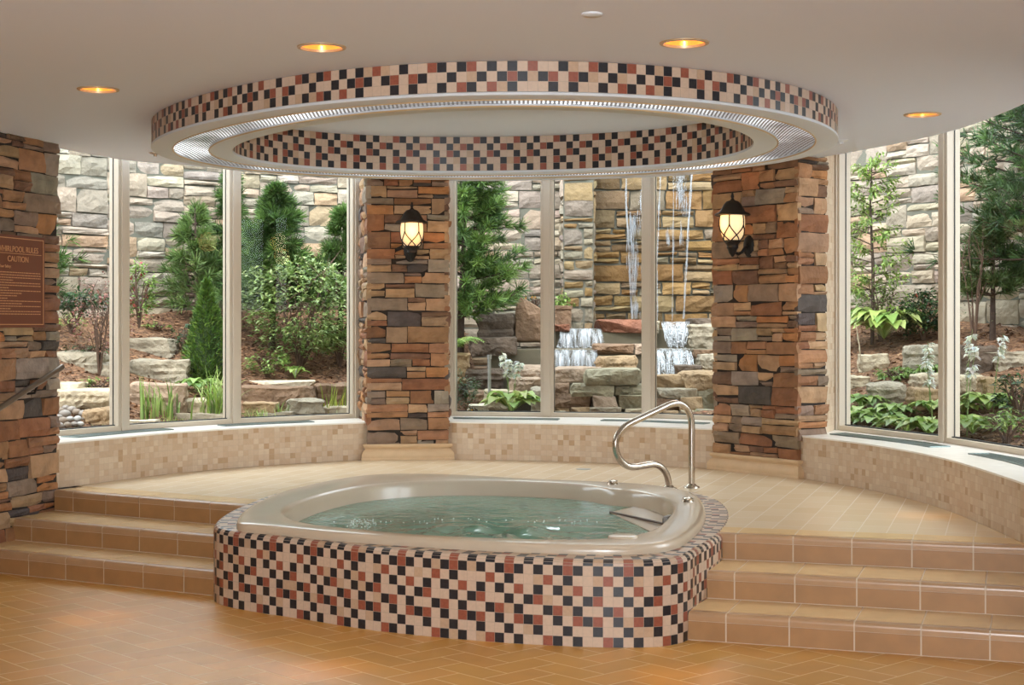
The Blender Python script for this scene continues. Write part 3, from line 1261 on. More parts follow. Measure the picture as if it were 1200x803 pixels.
# ================================================================== tiled ring over the tub
def build_ring():
    t = thing('ceiling_ring', 'oval ring over the tub faced with checkered mosaic and a silver band with painted glints', 'ceiling ring', (RC.x, RC.y, CZ))
    zb = 2.87
    k0 = min(range(360), key=lambda i: (RING[i] - Vector(at(479, 112, 2.89))).length)
    st = RING[k0:] + RING[:k0]
    per_ = sum((st[i] - st[i - 1]).length for i in range(360))
    outer = resample(st, closed=True, n=16 * round(per_ / TILE / 16))
    rows = [(0, 2.89 + (2 - j) * TILE, 0, min(CZ + .001, 2.89 + (3 - j) * TILE)) for j in range(3)]
    pat = [{2: 4, 3: 3, 5: 3, 6: 4, 8: 3, 10: 3, 12: 4, 15: 3}, {0: 4, 1: 3, 4: 3, 7: 3, 9: 3, 10: 4, 11: 3, 13: 3, 14: 4}, {0: 3, 3: 3, 5: 4, 6: 3, 8: 4, 10: 3, 14: 3}]
    mb = MB()
    mosaic(mb, outer, rows, True, lambda i, j: pat[j].get(i % 16, tile_index('c', i, j)))
    mb.build('outer_tiles', MOSAIC, t)
    # inner wall
    inn = RIN
    k1 = min(range(360), key=lambda i: (inn[i] - Vector(at(474, 200, 2.9))).length)
    st = inn[k1:] + inn[:k1]
    per_ = sum((st[i] - st[i - 1]).length for i in range(360))
    ip = resample(st, closed=True, n=6 * round(per_ / TILE / 6))
    ip = [ip[0]] + ip[1:][::-1]                # clockwise, so that inside lies on the right
    ipat = [{4: 4, 5: 3, 1: 3}, {0: 3, 2: 4, 3: 3}, {0: 4, 1: 3, 4: 3}, {2: 3, 4: 4, 5: 3}, {0: 3, 2: 4, 4: 3}]
    mb = MB()
    rows = [(0, zb + .02 + (4 - j) * TILE, 0, zb + .02 + (5 - j) * TILE) for j in range(5)]
    mosaic(mb, ip, rows, True, lambda i, j: ipat[j].get(i % 6, tile_index('c', i, j)))
    mb.build('inner_tiles', MOSAIC, t)
    # soffit bands
    def band(d0, d1, z0, z1, m_, nm, n_=1):
        mb = MB()
        loops = []
        for k in range(n_ + 1):
            u = k / n_
            lp = inset(RING, d0 + (d1 - d0) * u) if d0 + (d1 - d0) * u > 0 else RING
            loops.append([(*p_, z0 + (z1 - z0) * u) for p_ in lp])
        mb.loft(loops)
        return mb, mb.build(nm, m_, t)
    mb = MB()
    prof = [(.0, 2.889), (-.004, 2.886), (-.004, 2.873), (.006, 2.87), (.138, 2.87), (.140, 2.874), (.140, 2.90)]
    mb.loft([[(*p_, z) for p_ in inset(RING, d)] for d, z in prof])
    mb.build('outer_soffit_band', PLASTER, t, smooth=True, angle=30)
    mb = MB()
    prof = [(.375, 2.90), (.375, 2.874), (.377, 2.87), (.526, 2.87), (.532, 2.873), (.532, 2.889)]
    mb.loft([[(*p_, z) for p_ in inset(RING, d)] for d, z in prof])
    mb.build('inner_soffit_band', PLASTER, t, smooth=True, angle=30)
    for d, nm in ((.1385, 'edge_bead'), (.3765, 'edge_bead')):
        mb = MB()
        lp = inset(RING, d)
        mb.tube([(*p_, 2.869) for p_ in lp + lp[:1]], .005, 6, cap=False)
        mb.build(nm, mat('bead', srgb(206, 176, 132), .4), t, smooth=True)
    # perforated silver reflector, its glints painted in as emission
    mb = MB()
    n_ = 6
    loops = []
    big = resample(RING, closed=True, n=720)
    for k in range(n_ + 1):
        u = k / n_
        lp = inset(big, .140 + .235 * u)
        loops.append([(*p_, 2.882 + .012 * math.sin(u * PI)) for p_ in lp])
    mb.loft(loops)
    ob = mb.build('silver_reflector', silver_mat(), t, smooth=True, angle=180)
    mb = MB()
    loops = [[(*p_, z) for p_ in inset(RING, d)] for d, z in ((.01, 3.04), (.01, 2.95), (.52, 2.95), (.52, 3.3))]
    mb.loft(loops)
    mb.build('core', PLASTER, t)
    mb = MB()
    poly_sheet(mb, inset(RING, .5)[::4], [], zb + .02 + 5 * TILE)
    struct(mb.build('ceiling_recess', CEIL), 'raised ceiling inside the ring')


def silver_mat():
    m, nt, p = new_mat('perforated_silver')
    N, L = nt.nodes, nt.links
    p.inputs['Metallic'].default_value = 1
    p.inputs['Base Color'].default_value = (.22, .22, .24, 1)
    p.inputs['Roughness'].default_value = .16
    tc = N.new('ShaderNodeTexCoord')
    vo = N.new('ShaderNodeTexVoronoi')
    vo.voronoi_dimensions = '2D'
    vo.inputs['Scale'].default_value = 42
    vo.inputs['Randomness'].default_value = .0
    L.new(tc.outputs['Object'], vo.inputs['Vector'])
    b = N.new('ShaderNodeBump')
    b.inputs['Strength'].default_value = .6
    b.inputs['Distance'].default_value = .006
    L.new(vo.outputs['Distance'], b.inputs['Height'])
    L.new(b.outputs[0], p.inputs['Normal'])
    mr = N.new('ShaderNodeMapRange')
    mr.inputs['From Min'].default_value = .28
    mr.inputs['From Max'].default_value = .36
    mr.inputs['To Min'].default_value = 1.5
    mr.inputs['To Max'].default_value = 0.
    L.new(vo.outputs['Distance'], mr.inputs['Value'])
    p.inputs['Emission Color'].default_value = (.95, .97, 1, 1)  # emission dots stand in for flash and daylight glints on the metal
    big = N.new('ShaderNodeTexNoise')
    big.inputs['Scale'].default_value = 1.1
    L.new(tc.outputs['Object'], big.inputs['Vector'])
    m3 = N.new('ShaderNodeMapRange')
    m3.inputs['From Min'].default_value = .42
    m3.inputs['From Max'].default_value = .62
    m3.inputs['To Min'].default_value = .3
    m3.inputs['To Max'].default_value = 1.6
    L.new(big.outputs['Fac'], m3.inputs['Value'])
    mu = N.new('ShaderNodeMath')
    mu.operation = 'MULTIPLY'
    L.new(mr.outputs[0], mu.inputs[0])
    L.new(m3.outputs[0], mu.inputs[1])
    L.new(mu.outputs[0], p.inputs['Emission Strength'])
    return m


build_ring()


# ================================================================== lanterns
GLOW = None


def glow_mat():
    m, nt, p = new_mat('lantern_glass')
    N, L = nt.nodes, nt.links
    tc = N.new('ShaderNodeTexCoord')
    mp = N.new('ShaderNodeMapping')
    mp.inputs['Location'].default_value = (0, 0, -.33)
    L.new(tc.outputs['Object'], mp.inputs['Vector'])
    ln = N.new('ShaderNodeVectorMath')
    ln.operation = 'LENGTH'
    L.new(mp.outputs[0], ln.inputs[0])
    mr = N.new('ShaderNodeMapRange')
    mr.inputs['From Min'].default_value = .09
    mr.inputs['From Max'].default_value = .2
    mr.inputs['To Min'].default_value = .92
    mr.inputs['To Max'].default_value = .36
    L.new(ln.outputs['Value'], mr.inputs['Value'])
    p.inputs['Base Color'].default_value = (*srgb(240, 214, 170), 1)
    p.inputs['Emission Color'].default_value = (*srgb(255, 216, 160), 1)
    L.new(mr.outputs[0], p.inputs['Emission Strength'])
    return m


GLOWM = glow_mat()


def lantern(loc, yaw, label):
    """loc: foot of the lantern axis; local +x points away from the wall"""
    t = local_thing('wall_lantern', label, 'wall lantern', loc, yaw, 'wall lanterns on the stone pillars')
    # cap with finial
    m_ = MB()
    m_.lathe([(0, .53), (.006, .528), (.010, .51), (.014, .495), (.010, .48), (.016, .47), (.024, .462), (.05, .455), (.072, .43), (.088, .40), (.105, .37), (.142, .352), (.148, .345), (.144, .338), (.11, .34), (0, .345)], n=32)
    m_.build('cap', IRON, t, smooth=True, angle=40)
    g = MB()
    prof = [(.0, .338), (.098, .338), (.103, .30), (.103, .26), (.099, .22), (.089, .18), (.074, .145), (.06, .125), (0, .122)]
    g.lathe(prof, n=36)
    shade_ = g.build('glass_shade', GLOWM, t, smooth=True, angle=60)
    # crossing iron straps

    def rad(z):
        for (r0, z0), (r1, z1) in zip(prof[1:], prof[2:]):
            if z1 <= z <= z0:
                return r0 + (r1 - r0) * (z0 - z) / max(1e-6, z0 - z1)
        return .06
    for k in range(5):
        for s in (-1, 1):
            st = MB()
            pts = []
            for q in range(15):
                u = q / 14
                z = .338 - u * .212
                a = .55 + k * 2 * PI / 5 + s * 1.2 * max(0, (u - .36) / .64) ** 1.5
                r = rad(z) + .004
                pts.append((r * math.cos(a), r * math.sin(a), z))
            st.tube(pts, .0052, 6)
            st.build('strap', IRON, shade_, smooth=True)
    h = MB()
    h.lathe([(0, .14), (.066, .135), (.07, .125), (.064, .115), (.05, .10), (.046, .085), (.05, .075), (.038, .055), (.03, .03), (.016, .012), (.010, .0), (0, -.004)], n=28)
    h.build('holder', IRON, t, smooth=True, angle=50)
    ar = MB()
    W_ = -.17
    ar.tube([(0, 0, .07), (-.03, 0, .035), (-.07, 0, .02), (-.11, 0, .04), (-.14, 0, .075), (W_, 0, .09)], [.012, .012, .012, .012, .013, .016], 8)
    ar = ar.build('arm', IRON, t, smooth=True)
    bp = MB()
    Mx = __import__('mathutils').Matrix
    bp2 = []
    prof2 = [(0, .03), (.02, .028), (.035, .02), (.05, .016), (.06, .006), (.062, 0)]
    vs, fs = [], []
    n_ = 24
    for r, x in prof2:
        for k in range(n_):
            a = 2 * PI * k / n_
            vs.append((W_ - .02 + x, r * math.cos(a), .09 + r * 1.5 * math.sin(a)))
    for i in range(len(prof2) - 1):
        for k in range(n_):
            k2 = (k + 1) % n_
            fs.append((i * n_ + k, i * n_ + k2, (i + 1) * n_ + k2, (i + 1) * n_ + k))
    bp.add(vs, fs)
    bp.build('backplate', IRON, ar, smooth=True)
    ld = bpy.data.lights.new('lantern_lamp', 'POINT')
    ld.energy = 3.5
    ld.color = srgb(255, 190, 110)
    ld.shadow_soft_size = .1
    lo = bpy.data.objects.new('lantern_lamp', ld)
    COL.objects.link(lo)
    lo.parent = t
    lo.location = (.19, 0, .26)
    return t


n_mid = Vector(((MBc - MA).normalized().y, -(MBc - MA).normalized().x))
wl = MA.lerp(MBc, .53)
pl = wl + n_mid * .205
lantern((pl.x, pl.y, 2.27), math.atan2(n_mid.y, n_mid.x), 'lit black iron lantern on the middle stone pillar')
n_r = Vector(((RB - RA).normalized().y, -(RB - RA).normalized().x))
wr = RA.lerp(RB, .44)
pr = wr + n_r * .205
lantern((pr.x, pr.y, 2.255), math.atan2(n_r.y, n_r.x), 'lit black iron lantern on the right stone pillar')


# ================================================================== grab rail
def grab_rail():
    A = Vector(at(811, 571.5, P))
    Bp = Vector((1.19, 11.42))
    t = thing('grab_rail', 'bent stainless steel grab rail standing behind the tub', 'grab rail', (A.x, A.y, P))
    d = (Bp - A).normalized()

    def on(px, py):
        k = (px - 600) / F
        # A + d*s with x/y = k
        s = (k * A.y - A.x) / (d.x - k * d.y)
        p_ = A + d * s
        z = H - (py - YH) * p_.y / F
        return Vector((p_.x, p_.y, z))
    ctrl = [(810.5, 572), (810.5, 545), (810.5, 515), (810.5, 498), (809, 487), (804, 478), (796, 473), (786, 474), (776, 478.5), (755, 488.5), (739, 496), (729, 503), (722.5, 514), (721.5, 526), (726, 538), (734, 545.5), (743, 547.5), (756, 545.5), (767, 544.5), (775, 548), (781, 556), (783.5, 566), (784, 574)]
    pts = [on(*c_) for c_ in ctrl]
    P3 = []
    for i in range(len(pts) - 1):
        a = pts[max(0, i - 1)]
        b, c_ = pts[i], pts[i + 1]
        e = pts[min(len(pts) - 1, i + 2)]
        for k in range(6):
            u = k / 6
            P3.append(.5 * ((2 * b) + (c_ - a) * u + (2 * a - 5 * b + 4 * c_ - e) * u * u + (3 * b - a - 3 * c_ + e) * u ** 3))
    P3.append(pts[-1])
    P3[0].z = P
    P3[-1].z = P
    mb = MB()
    mb.tube(P3, .025, 20)
    rt = mb.build('rail_tube', CHROME, t, smooth=True, angle=60)
    for q in (P3[0], P3[-1]):
        f_ = MB()
        f_.lathe([(.025, .03), (.032, .028), (.04, .016), (.058, .010), (.062, 0)], (q.x, q.y, P), 28)
        f_.build('flange', CHROME, rt, smooth=True, angle=50)


grab_rail()

x, y = at(684, 550, P)
dr = MB()
dr.lathe([(0, .003), (.045, .003), (.05, .004), (.062, .003), (.066, 0)], (x, y, P), 28)
tag(dr.build('floor_drain', mat('drain_metal', srgb(120, 118, 104), .4, .6), smooth=True), 'round metal drain in the deck behind the tub', 'drain')


# ================================================================== left handrail and rules sign
def handrail():
    n_ = Vector((.965, -.26))
    a = Vector((LB.x, LB.y)) + LD * .12 + n_ * .11
    t = thing('handrail', 'dark metal handrail sloping along the left stone pillar', 'handrail', (a.x, a.y, .9))

    def on(px, py, s):
        k = (px - 600) / F
        o = LB + n_ * .11
        s = (k * o.y - o.x) / (LD.x - k * LD.y)
        p_ = o + LD * s
        return Vector((p_.x, p_.y, H - (py - YH) * p_.y / F))
    p0, p1 = on(73, 430, 0), on(0, 478, 0)
    d = p1 - p0
    p2 = p1 + d * 1.0
    mb = MB()
    mb.tube([p0, p0 + d * .02, p1, p2], .021, 14)
    mb.build('rail_tube', mat('bronze_rail', srgb(120, 108, 96), .3, 1.), t, smooth=True)
    for u in (.42, 1.55):
        q = p0 + d * u
        br = MB()
        w = q - Vector((n_.x, n_.y, 0)) * .115
        br.tube([q + Vector((0, 0, -.02)), q + Vector((-n_.x * .02, -n_.y * .02, -.07)), w + Vector((0, 0, -.08))], .009, 8)
        br.build('bracket', IRON, t, smooth=True)


handrail()


def rules_sign():
    n_ = Vector((.965, -.26))
    o = LB + n_ * .034
    s_ = lambda px: (((px - 600) / F) * o.y - o.x) / (LD.x - ((px - 600) / F) * LD.y)
    s1 = s_(51)                # right edge in the photo
    q = o + LD * s1
    zt = H - (279 - YH) * q.y / F
    zb = H - (384 - YH) * q.y / F
    Wd = .69
    hgt = zt - zb
    # local frame: x to the right as one reads (away from the camera), z up
    ax = -LD
    base = q + LD * Wd
    t = local_thing('rules_sign', 'brown whirlpool rules sign on the left stone pillar', 'sign', (base.x, base.y, zb), math.atan2(ax.y, ax.x))
    SB = mat('sign_brown', srgb(112, 58, 34), .45)
    ST = mat('sign_letters', srgb(206, 150, 104), .5)
    mb = MB()
    mb.box(0, Wd, -.012, .012, 0, hgt)
    mb.build('board', SB, t, bevel=.003)
    fr = MB()
    for (x0, x1, z0, z1) in ((.02, Wd - .02, .02, .026), (.02, Wd - .02, hgt - .026, hgt - .02), (.02, .026, .02, hgt - .02), (Wd - .026, Wd - .02, .02, hgt - .02)):
        fr.box(x0, x1, -.0145, -.011, z0, z1)
    fr.build('border_line', ST, t)

    def text(s, size, x, z, align='CENTER'):
        cu = bpy.data.curves.new('lettering', 'FONT')
        cu.body = s
        cu.size = size
        cu.align_x = align
        cu.extrude = .001
        cu.materials.append(ST)
        ob = bpy.data.objects.new('lettering', cu)
        COL.objects.link(ob)
        ob.parent = t
        ob.location = (x, -.0135, z)
        ob.rotation_euler = (PI / 2, 0, 0)
        me = bpy.data.meshes.new_from_object(ob)
        me.name = 'lettering'
        m2 = bpy.data.objects.new('lettering', me)
        COL.objects.link(m2)
        m2.parent = t
        m2.location = ob.location
        m2.rotation_euler = ob.rotation_euler
        bpy.data.objects.remove(ob)
        m2.name = 'lettering'
    text('WHIRLPOOL RULES', .058, Wd / 2, hgt - .12)
    text('CAUTION', .058, Wd / 2, hgt - .19)
    text('For Your Safety:', .03, .06, hgt - .235, 'LEFT')
    ul = MB()
    ul.box(.05, Wd - .05, -.0145, -.011, hgt - .134, hgt - .130)
    ul.build('rule_line', ST, t)
    rng = random.Random(4)
    small = MB()
    z = hgt - .27
    while z > .08:
        x = .05 if rng.random() < .6 else .075
        end = Wd - .06 if rng.random() < .65 else rng.uniform(.2, .45)
        while x < end:
            w = rng.uniform(.012, .04)
            small.box(x, min(end, x + w), -.0138, -.011, z, z + .006)
            x += w + .007
        z -= .0185
    small.build('fine_print', ST, t)


rules_sign()

# ================================================================== room shell behind the camera
for nm, bx in (('wall_left', (-4.95, -4.8, -4.4, 11.2)), ('wall_right', (4.8, 4.95, -4.4, 7.9))):
    mb = MB()
    mb.box(bx[0], bx[1], bx[2], bx[3], -.2, 4.0)
    struct(mb.build(nm, WALLP))
mb = MB()
mb.box(3.62, 4.95, 7.85, 8.0, -.2, 4.0)
struct(mb.build('wall_right_return', WALLP))
mb = MB()
mb.box(-4.95, -4.1, 11.1, 11.25, -.2, 4.0)
struct(mb.build('wall_left_return', WALLP))

# back wall with an added, unseen window opening for extra daylight
mb = MB()
mb.box(-4.95, 4.95, -4.5, -4.35, -.2, .9)
mb.box(-4.95, 4.95, -4.5, -4.35, 2.6, 4.0)
mb.box(-4.95, -4., -4.5, -4.35, .9, 2.6)
mb.box(4., 4.95, -4.5, -4.35, .9, 2.6)
struct(mb.build('wall_back', WALLP))
bo_ = bpy.data.objects.new('window_4', None)
COL.objects.link(bo_)
bo_.location = (0, -4.42, .5)
bo_['_o'] = (0, -4.42, .5)
struct(bo_, 'added unseen window opening in the back wall that lets sky light in')
for k in range(5):
    x = -4. + k * 2.
    mb = MB()
    mb.box(x - .06, x + .06, -4.48, -4.37, .9, 2.6)
    mb.build('mullion', FRAME, bo_)
GARDEN_DARKEN = .48          # darkens garden colours to offset the strong sky that lights the room
# ================================================================== garden ground
GLASS_PTS = full_frame()
_fr = sorted((math.atan2(p.y - C.y, p.x - C.x), (p - C).length) for p in resample(GLASS_PTS, .1))


def rf(a):
    if a <= _fr[0][0]:
        return _fr[0][1]
    for (a0, r0), (a1, r1) in zip(_fr, _fr[1:]):
        if a <= a1:
            return r0 + (r1 - r0) * (a - a0) / max(1e-9, a1 - a0)
    return _fr[-1][1]


def interp(x, xs, ys):
    if x <= xs[0]:
        return ys[0]
    for i in range(len(xs) - 1):
        if x <= xs[i + 1]:
            return ys[i] + (ys[i + 1] - ys[i]) * (x - xs[i]) / (xs[i + 1] - xs[i])
    return ys[-1]


def sm(x, a, b):
    u = max(0., min(1., (x - a) / (b - a)))
    return u * u * (3 - 2 * u)


def gz(X, Y):
    dx, dy = X - C.x, Y - C.y
    a = math.atan2(dy, dx)
    if a < -PI / 2:
        a += 2 * PI
    d = math.hypot(dx, dy) - rf(a)
    z = interp(d, [0, .45, 1, 2, 3, 4, 5.5], [.62, .66, .82, 1.16, 1.48, 1.76, 1.95])
    z += .16 * sm(-X, 1.0, 2.2) * sm(d, 2.0, 3.8)
    basin = sm(X, -.65, -.25) * (1 - sm(X, 2.75, 3.1)) * sm(Y, 15.3, 15.6)
    z = z * (1 - basin) + .60 * basin
    z += .035 * noise.noise(Vector((X * 1.3, Y * 1.3, 0))) + .02 * noise.noise(Vector((X * 4, Y * 4, 2)))
    return z


def hit(px, py):
    """where the ray of a pixel of the photograph meets the garden ground"""
    k, m_ = (px - 600) / F, (py - YH) / F
    Y = 11.0
    while Y < 19.5:
        X = k * Y
        dx, dy = X - C.x, Y - C.y
        a = math.atan2(dy, dx)
        if math.hypot(dx, dy) > rf(a) + .12 and H - m_ * Y <= gz(X, Y):
            return Vector((X, Y, gz(X, Y)))
        Y += .02
    return Vector((k * Y, Y, gz(k * Y, Y)))


def build_ground():
    mb = MB()
    na, nr = 150, 46
    a0, a1 = math.radians(-42), math.radians(205)
    vs, fs, cs = [], [], []
    for i in range(na + 1):
        a = a0 + (a1 - a0) * i / na
        r0 = rf(a) + .11
        for j in range(nr + 1):
            r = r0 + 6.6 * (j / nr) ** 1.15
            X, Y = C.x + r * math.cos(a), C.y + r * math.sin(a)
            vs.append((X, Y, gz(X, Y)))
    for i in range(na):
        for j in range(nr):
            q = i * (nr + 1) + j
            fs.append((q, q + nr + 1, q + nr + 2, q + 1))
    mb.add(vs, fs)
    m, nt, p = new_mat('bark_mulch')
    N, L = nt.nodes, nt.links
    tc = N.new('ShaderNodeTexCoord')
    vo = N.new('ShaderNodeTexVoronoi')
    vo.inputs['Scale'].default_value = 30
    mp = N.new('ShaderNodeMapping')
    mp.inputs['Scale'].default_value = (1, 1.7, 1)
    L.new(tc.outputs['Object'], mp.inputs['Vector'])
    L.new(mp.outputs[0], vo.inputs['Vector'])
    cr = N.new('ShaderNodeValToRGB')
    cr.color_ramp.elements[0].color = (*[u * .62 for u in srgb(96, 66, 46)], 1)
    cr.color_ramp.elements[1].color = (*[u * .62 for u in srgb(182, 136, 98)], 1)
    sx = N.new('ShaderNodeSeparateColor')
    L.new(vo.outputs['Color'], sx.inputs[0])
    L.new(sx.outputs[0], cr.inputs['Fac'])
    L.new(cr.outputs[0], p.inputs['Base Color'])
    p.inputs['Roughness'].default_value = .95
    b = N.new('ShaderNodeBump')
    b.inputs['Strength'].default_value = 1.
    b.inputs['Distance'].default_value = .03
    L.new(vo.outputs['Distance'], b.inputs['Height'])
    L.new(b.outputs[0], p.inputs['Normal'])
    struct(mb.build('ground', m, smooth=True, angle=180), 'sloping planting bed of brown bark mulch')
    # loose chips
    rng = random.Random(31)
    ch = MB()
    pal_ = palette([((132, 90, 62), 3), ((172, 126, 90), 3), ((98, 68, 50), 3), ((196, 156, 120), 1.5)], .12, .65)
    n_ = 0
    while n_ < 9000:
        a = rng.uniform(math.radians(-15), math.radians(165))
        r = rf(a) + .2 + 4.6 * rng.random()
        X, Y = C.x + r * math.cos(a), C.y + r * math.sin(a)
        if -.45 < X < 3. and Y > 15.2 or abs(X / Y) > .36:
            continue
        n_ += 1
        z = gz(X, Y) + .006
        an, l, w = rng.random() * PI, rng.uniform(.015, .04), rng.uniform(.005, .012)
        d = Vector((math.cos(an), math.sin(an), rng.uniform(-.4, .4)))
        e = Vector((-d.y, d.x, rng.uniform(-.5, .5)))
        p0 = Vector((X, Y, z))
        ch.quad(p0 - d * l - e * w, p0 + d * l - e * w, p0 + d * l + e * w, p0 - d * l + e * w + Vector((0, 0, .01)), 0, pal_(rng))
    tag(ch.build('bark_chips', mat('bark_chip', (1, 1, 1), .9, tint=True)), 'loose bark mulch chips strewn over the planting bed', 'mulch', kind='stuff')


build_ground()

# ================================================================== garden wall
GW = mat('garden_wall_stone', (1, 1, 1), .85, var=.16, vscale=6, tint=True, bump=.7, bscale=16, bdist=.03)
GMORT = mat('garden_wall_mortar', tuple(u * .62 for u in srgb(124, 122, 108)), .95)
PAL_G = palette([((176, 160, 138), 5), ((184, 166, 142), 4), ((164, 150, 132), 4), ((180, 152, 122), 2.2), ((152, 140, 126), 2), ((186, 172, 152), 3)], .08, GARDEN_DARKEN * 1.42)
PAL_F = palette([((168, 132, 80), 4), ((154, 114, 60), 3), ((146, 120, 84), 3), ((176, 150, 106), 3), ((130, 102, 60), 2), ((156, 140, 114), 2)], .14, GARDEN_DARKEN)
PAL_M = palette([((172, 158, 134), 4), ((174, 148, 106), 3), ((160, 128, 78), 2), ((162, 148, 128), 3)], .1, GARDEN_DARKEN)


def garden_wall():
    rng = random.Random(77)
    L_ = [(-8.2, 11.0), (-6.2, 14.2), (-4.75, 16.4), (-3.0, 18.0), (-1.1, 18.75), (.75, 18.92)]
    R_ = [(3.05, 18.9), (3.9, 18.0), (5.0, 16.2), (6.0, 13.8), (6.6, 11.0)]
    for nm, pts, lab in (('garden_wall', L_, 'tall grey tan stone garden wall left of the waterfall'), ('garden_wall', R_, 'tall pale stone garden wall behind the right windows')):
        mb = MB()
        path = catmull(pts, 5)
        path = resample(path, .95)
        for a, b in zip(path, path[1:]):
            # travel left to right: the outside (towards the room) lies on the right
            WT = 3.8 if b.x < .9 else 6.2  # unseen top raised at the right to block sky, kept low at the left
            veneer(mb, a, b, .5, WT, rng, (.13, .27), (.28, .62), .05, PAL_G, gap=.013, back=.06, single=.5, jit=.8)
            d = (b - a).normalized()
            nv = Vector((d.y, -d.x))
            mb.quad((*(a + nv * .004), .3), (*(b + nv * .004), .3), (*(b + nv * .004), WT), (*(a + nv * .004), WT), 0)
            mb.quad((*(a - nv * .6), .3), (*(b - nv * .6), .3), (*(b - nv * .6), WT), (*(a - nv * .6), WT), 0)
            mb.quad((*(a + nv * .004), WT), (*(b + nv * .004), WT), (*(b - nv * .6), WT), (*(a - nv * .6), WT), 0)
        struct(mb.build(nm, [GMORT, GW]), lab)
    # pier left of the falls and the stained wall behind them
    mb = MB()
    x0, x1, yf = .62, .985, 18.35
    mb.box(x0, x1, yf, 18.95, .4, 4.15, 0)
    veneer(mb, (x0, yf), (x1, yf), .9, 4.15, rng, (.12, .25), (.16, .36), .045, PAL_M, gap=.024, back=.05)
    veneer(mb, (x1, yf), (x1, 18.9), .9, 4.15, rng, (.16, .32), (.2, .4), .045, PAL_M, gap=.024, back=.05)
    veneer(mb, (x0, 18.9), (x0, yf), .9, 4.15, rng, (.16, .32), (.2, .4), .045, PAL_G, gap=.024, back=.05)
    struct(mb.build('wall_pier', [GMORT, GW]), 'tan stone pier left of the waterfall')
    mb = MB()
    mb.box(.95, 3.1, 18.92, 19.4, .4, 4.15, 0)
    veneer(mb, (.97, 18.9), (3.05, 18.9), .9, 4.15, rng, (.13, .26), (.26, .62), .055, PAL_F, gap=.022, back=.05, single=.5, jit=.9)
    struct(mb.build('waterfall_wall', [GMORT, GW]), 'golden stained stone wall behind the waterfall')


garden_wall()

# ================================================================== rocks
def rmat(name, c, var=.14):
    return mat(name, tuple(u * q * GARDEN_DARKEN for u, q in zip(srgb(*c), (1.42, 1.36, 1.18))), .85, var=.22, vscale=7, bump=1., bscale=14, bdist=.04, detail=6)


RK = {'p': rmat('rock_pinkish', (178, 156, 140)), 'g': rmat('rock_greenish', (164, 158, 138)), 't': rmat('rock_tan', (176, 150, 120)), 'b': rmat('rock_brown', (134, 108, 88)), 'd': rmat('rock_dark', (104, 90, 80)),
      'r': rmat('rock_red', (140, 92, 72)), 'l': rmat('rock_light', (204, 192, 172)), 'y': rmat('rock_grey', (170, 162, 148)), 'w': rmat('rock_white', (222, 214, 198))}
_seed = [100]


def rpx(label, x0, x1, y0, y1, Y, c, dep=None, rot=0., name='rock', cat='rock', group=None, drop=.04, box=6., tilt=0., rough=.09, strata=.12, n=18):
    """a rock seen between these columns and rows of the photograph, its front at depth Y"""
    _seed[0] += 1
    w = (x1 - x0) * Y / F
    zt, zb = H - (y0 - YH) * Y / F, H - (y1 - YH) * Y / F - drop
    dep = dep or max(.25, min(w * .7, .9))
    cx = ((x0 + x1) / 2 - 600) / F * (Y + dep * .3)
    return rock(label, cx, Y + dep / 2, zb, w * 1.04, dep, zt - zb, _seed[0], RK[c], rot=rot, name=name, cat=cat, group=group, box=box, tilt=tilt, rough=rough, strata=strata, n=n)


def rgnd(label, x0, x1, y0, y1, c, **kw):
    """a rock bedded in the ground where the photograph shows its foot"""
    q = hit((x0 + x1) / 2, y1)
    return rpx(label, x0, x1, y0, y1, q.y - .02, c, drop=kw.pop('drop', .10), **kw)


# stacked wall of flat rocks below the waterfall
YS = 15.75
stack = [
    ('pinkish flat rock topping the stack left of the middle mullion', 648, 706, 431, 449, .25, 'p'), ('long greenish slab overhanging the stack centre', 684, 753, 432, 451, .0, 'g'),
    ('small brown rock at the left end of the second course', 646, 667, 449, 462, .15, 'b'), ('layered pale rock in the second course of the stack', 666, 720, 449, 464, .05, 'g'), ('thin dark greenish rock right in the second course', 720, 757, 452, 463, .1, 'g'),
    ('long brown rock in the third course of the stack', 646, 695, 461, 478, .1, 'b'), ('squarish pink tan rock in the third course', 694, 723, 464, 478, .0, 'p'), ('rounded greenish rock right in the third course', 722, 757, 463, 480, .05, 'g'),
    ('small tan rock low at the left of the stack', 649, 667, 475, 483, .1, 't'), ('flat white rock at the foot of the stack', 647, 664, 482, 490, .0, 'w'), ('tan block at the foot of the stack', 667, 693, 477, 490, .02, 't'),
    ('layered grey rock at the foot of the stack', 690, 730, 478, 491, -.08, 'y'), ('pale rock at the foot beside the middle mullion', 729, 758, 479, 491, 0, 'l'),
    ('flat tan slab topping the stack right of the middle mullion', 764, 809, 440, 455, .2, 't'), ('long grey slab in the right of the stack', 764, 817, 455, 468, .1, 'y'), ('big angular tan rock above the steel rail', 798, 847, 435, 457, .1, 't'),
    ('rounded greenish rock under the big angular rock', 814, 840, 455, 467, .1, 'g'), ('brown rock left in the lower right course', 762, 796, 467, 482, .08, 'b'), ('broad tan rock in the lower right course', 792, 823, 465, 483, .02, 't'),
    ('dark greenish rock right in the lower right course', 819, 842, 466, 479, .1, 'g'), ('tall tan rock beside the right pillar', 836, 850, 450, 483, -.1, 't'), ('small tan rock behind the rail top', 772, 795, 481, 492, 0, 't'),
    ('small white rock behind the rail top', 794, 814, 481, 492, -.05, 'l'), ('small grey rock at the foot of the right stack', 812, 846, 480, 492, -.12, 'y')]
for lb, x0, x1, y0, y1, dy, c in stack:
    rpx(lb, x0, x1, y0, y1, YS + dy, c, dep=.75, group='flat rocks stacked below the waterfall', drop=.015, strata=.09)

# fill behind the stack so that the joints are dark stone and not sky
# concrete basins behind
CONC = mat('basin_concrete', tuple(u * GARDEN_DARKEN for u in srgb(128, 118, 94)), .85, var=.15, vscale=5, bump=.2, bscale=30)


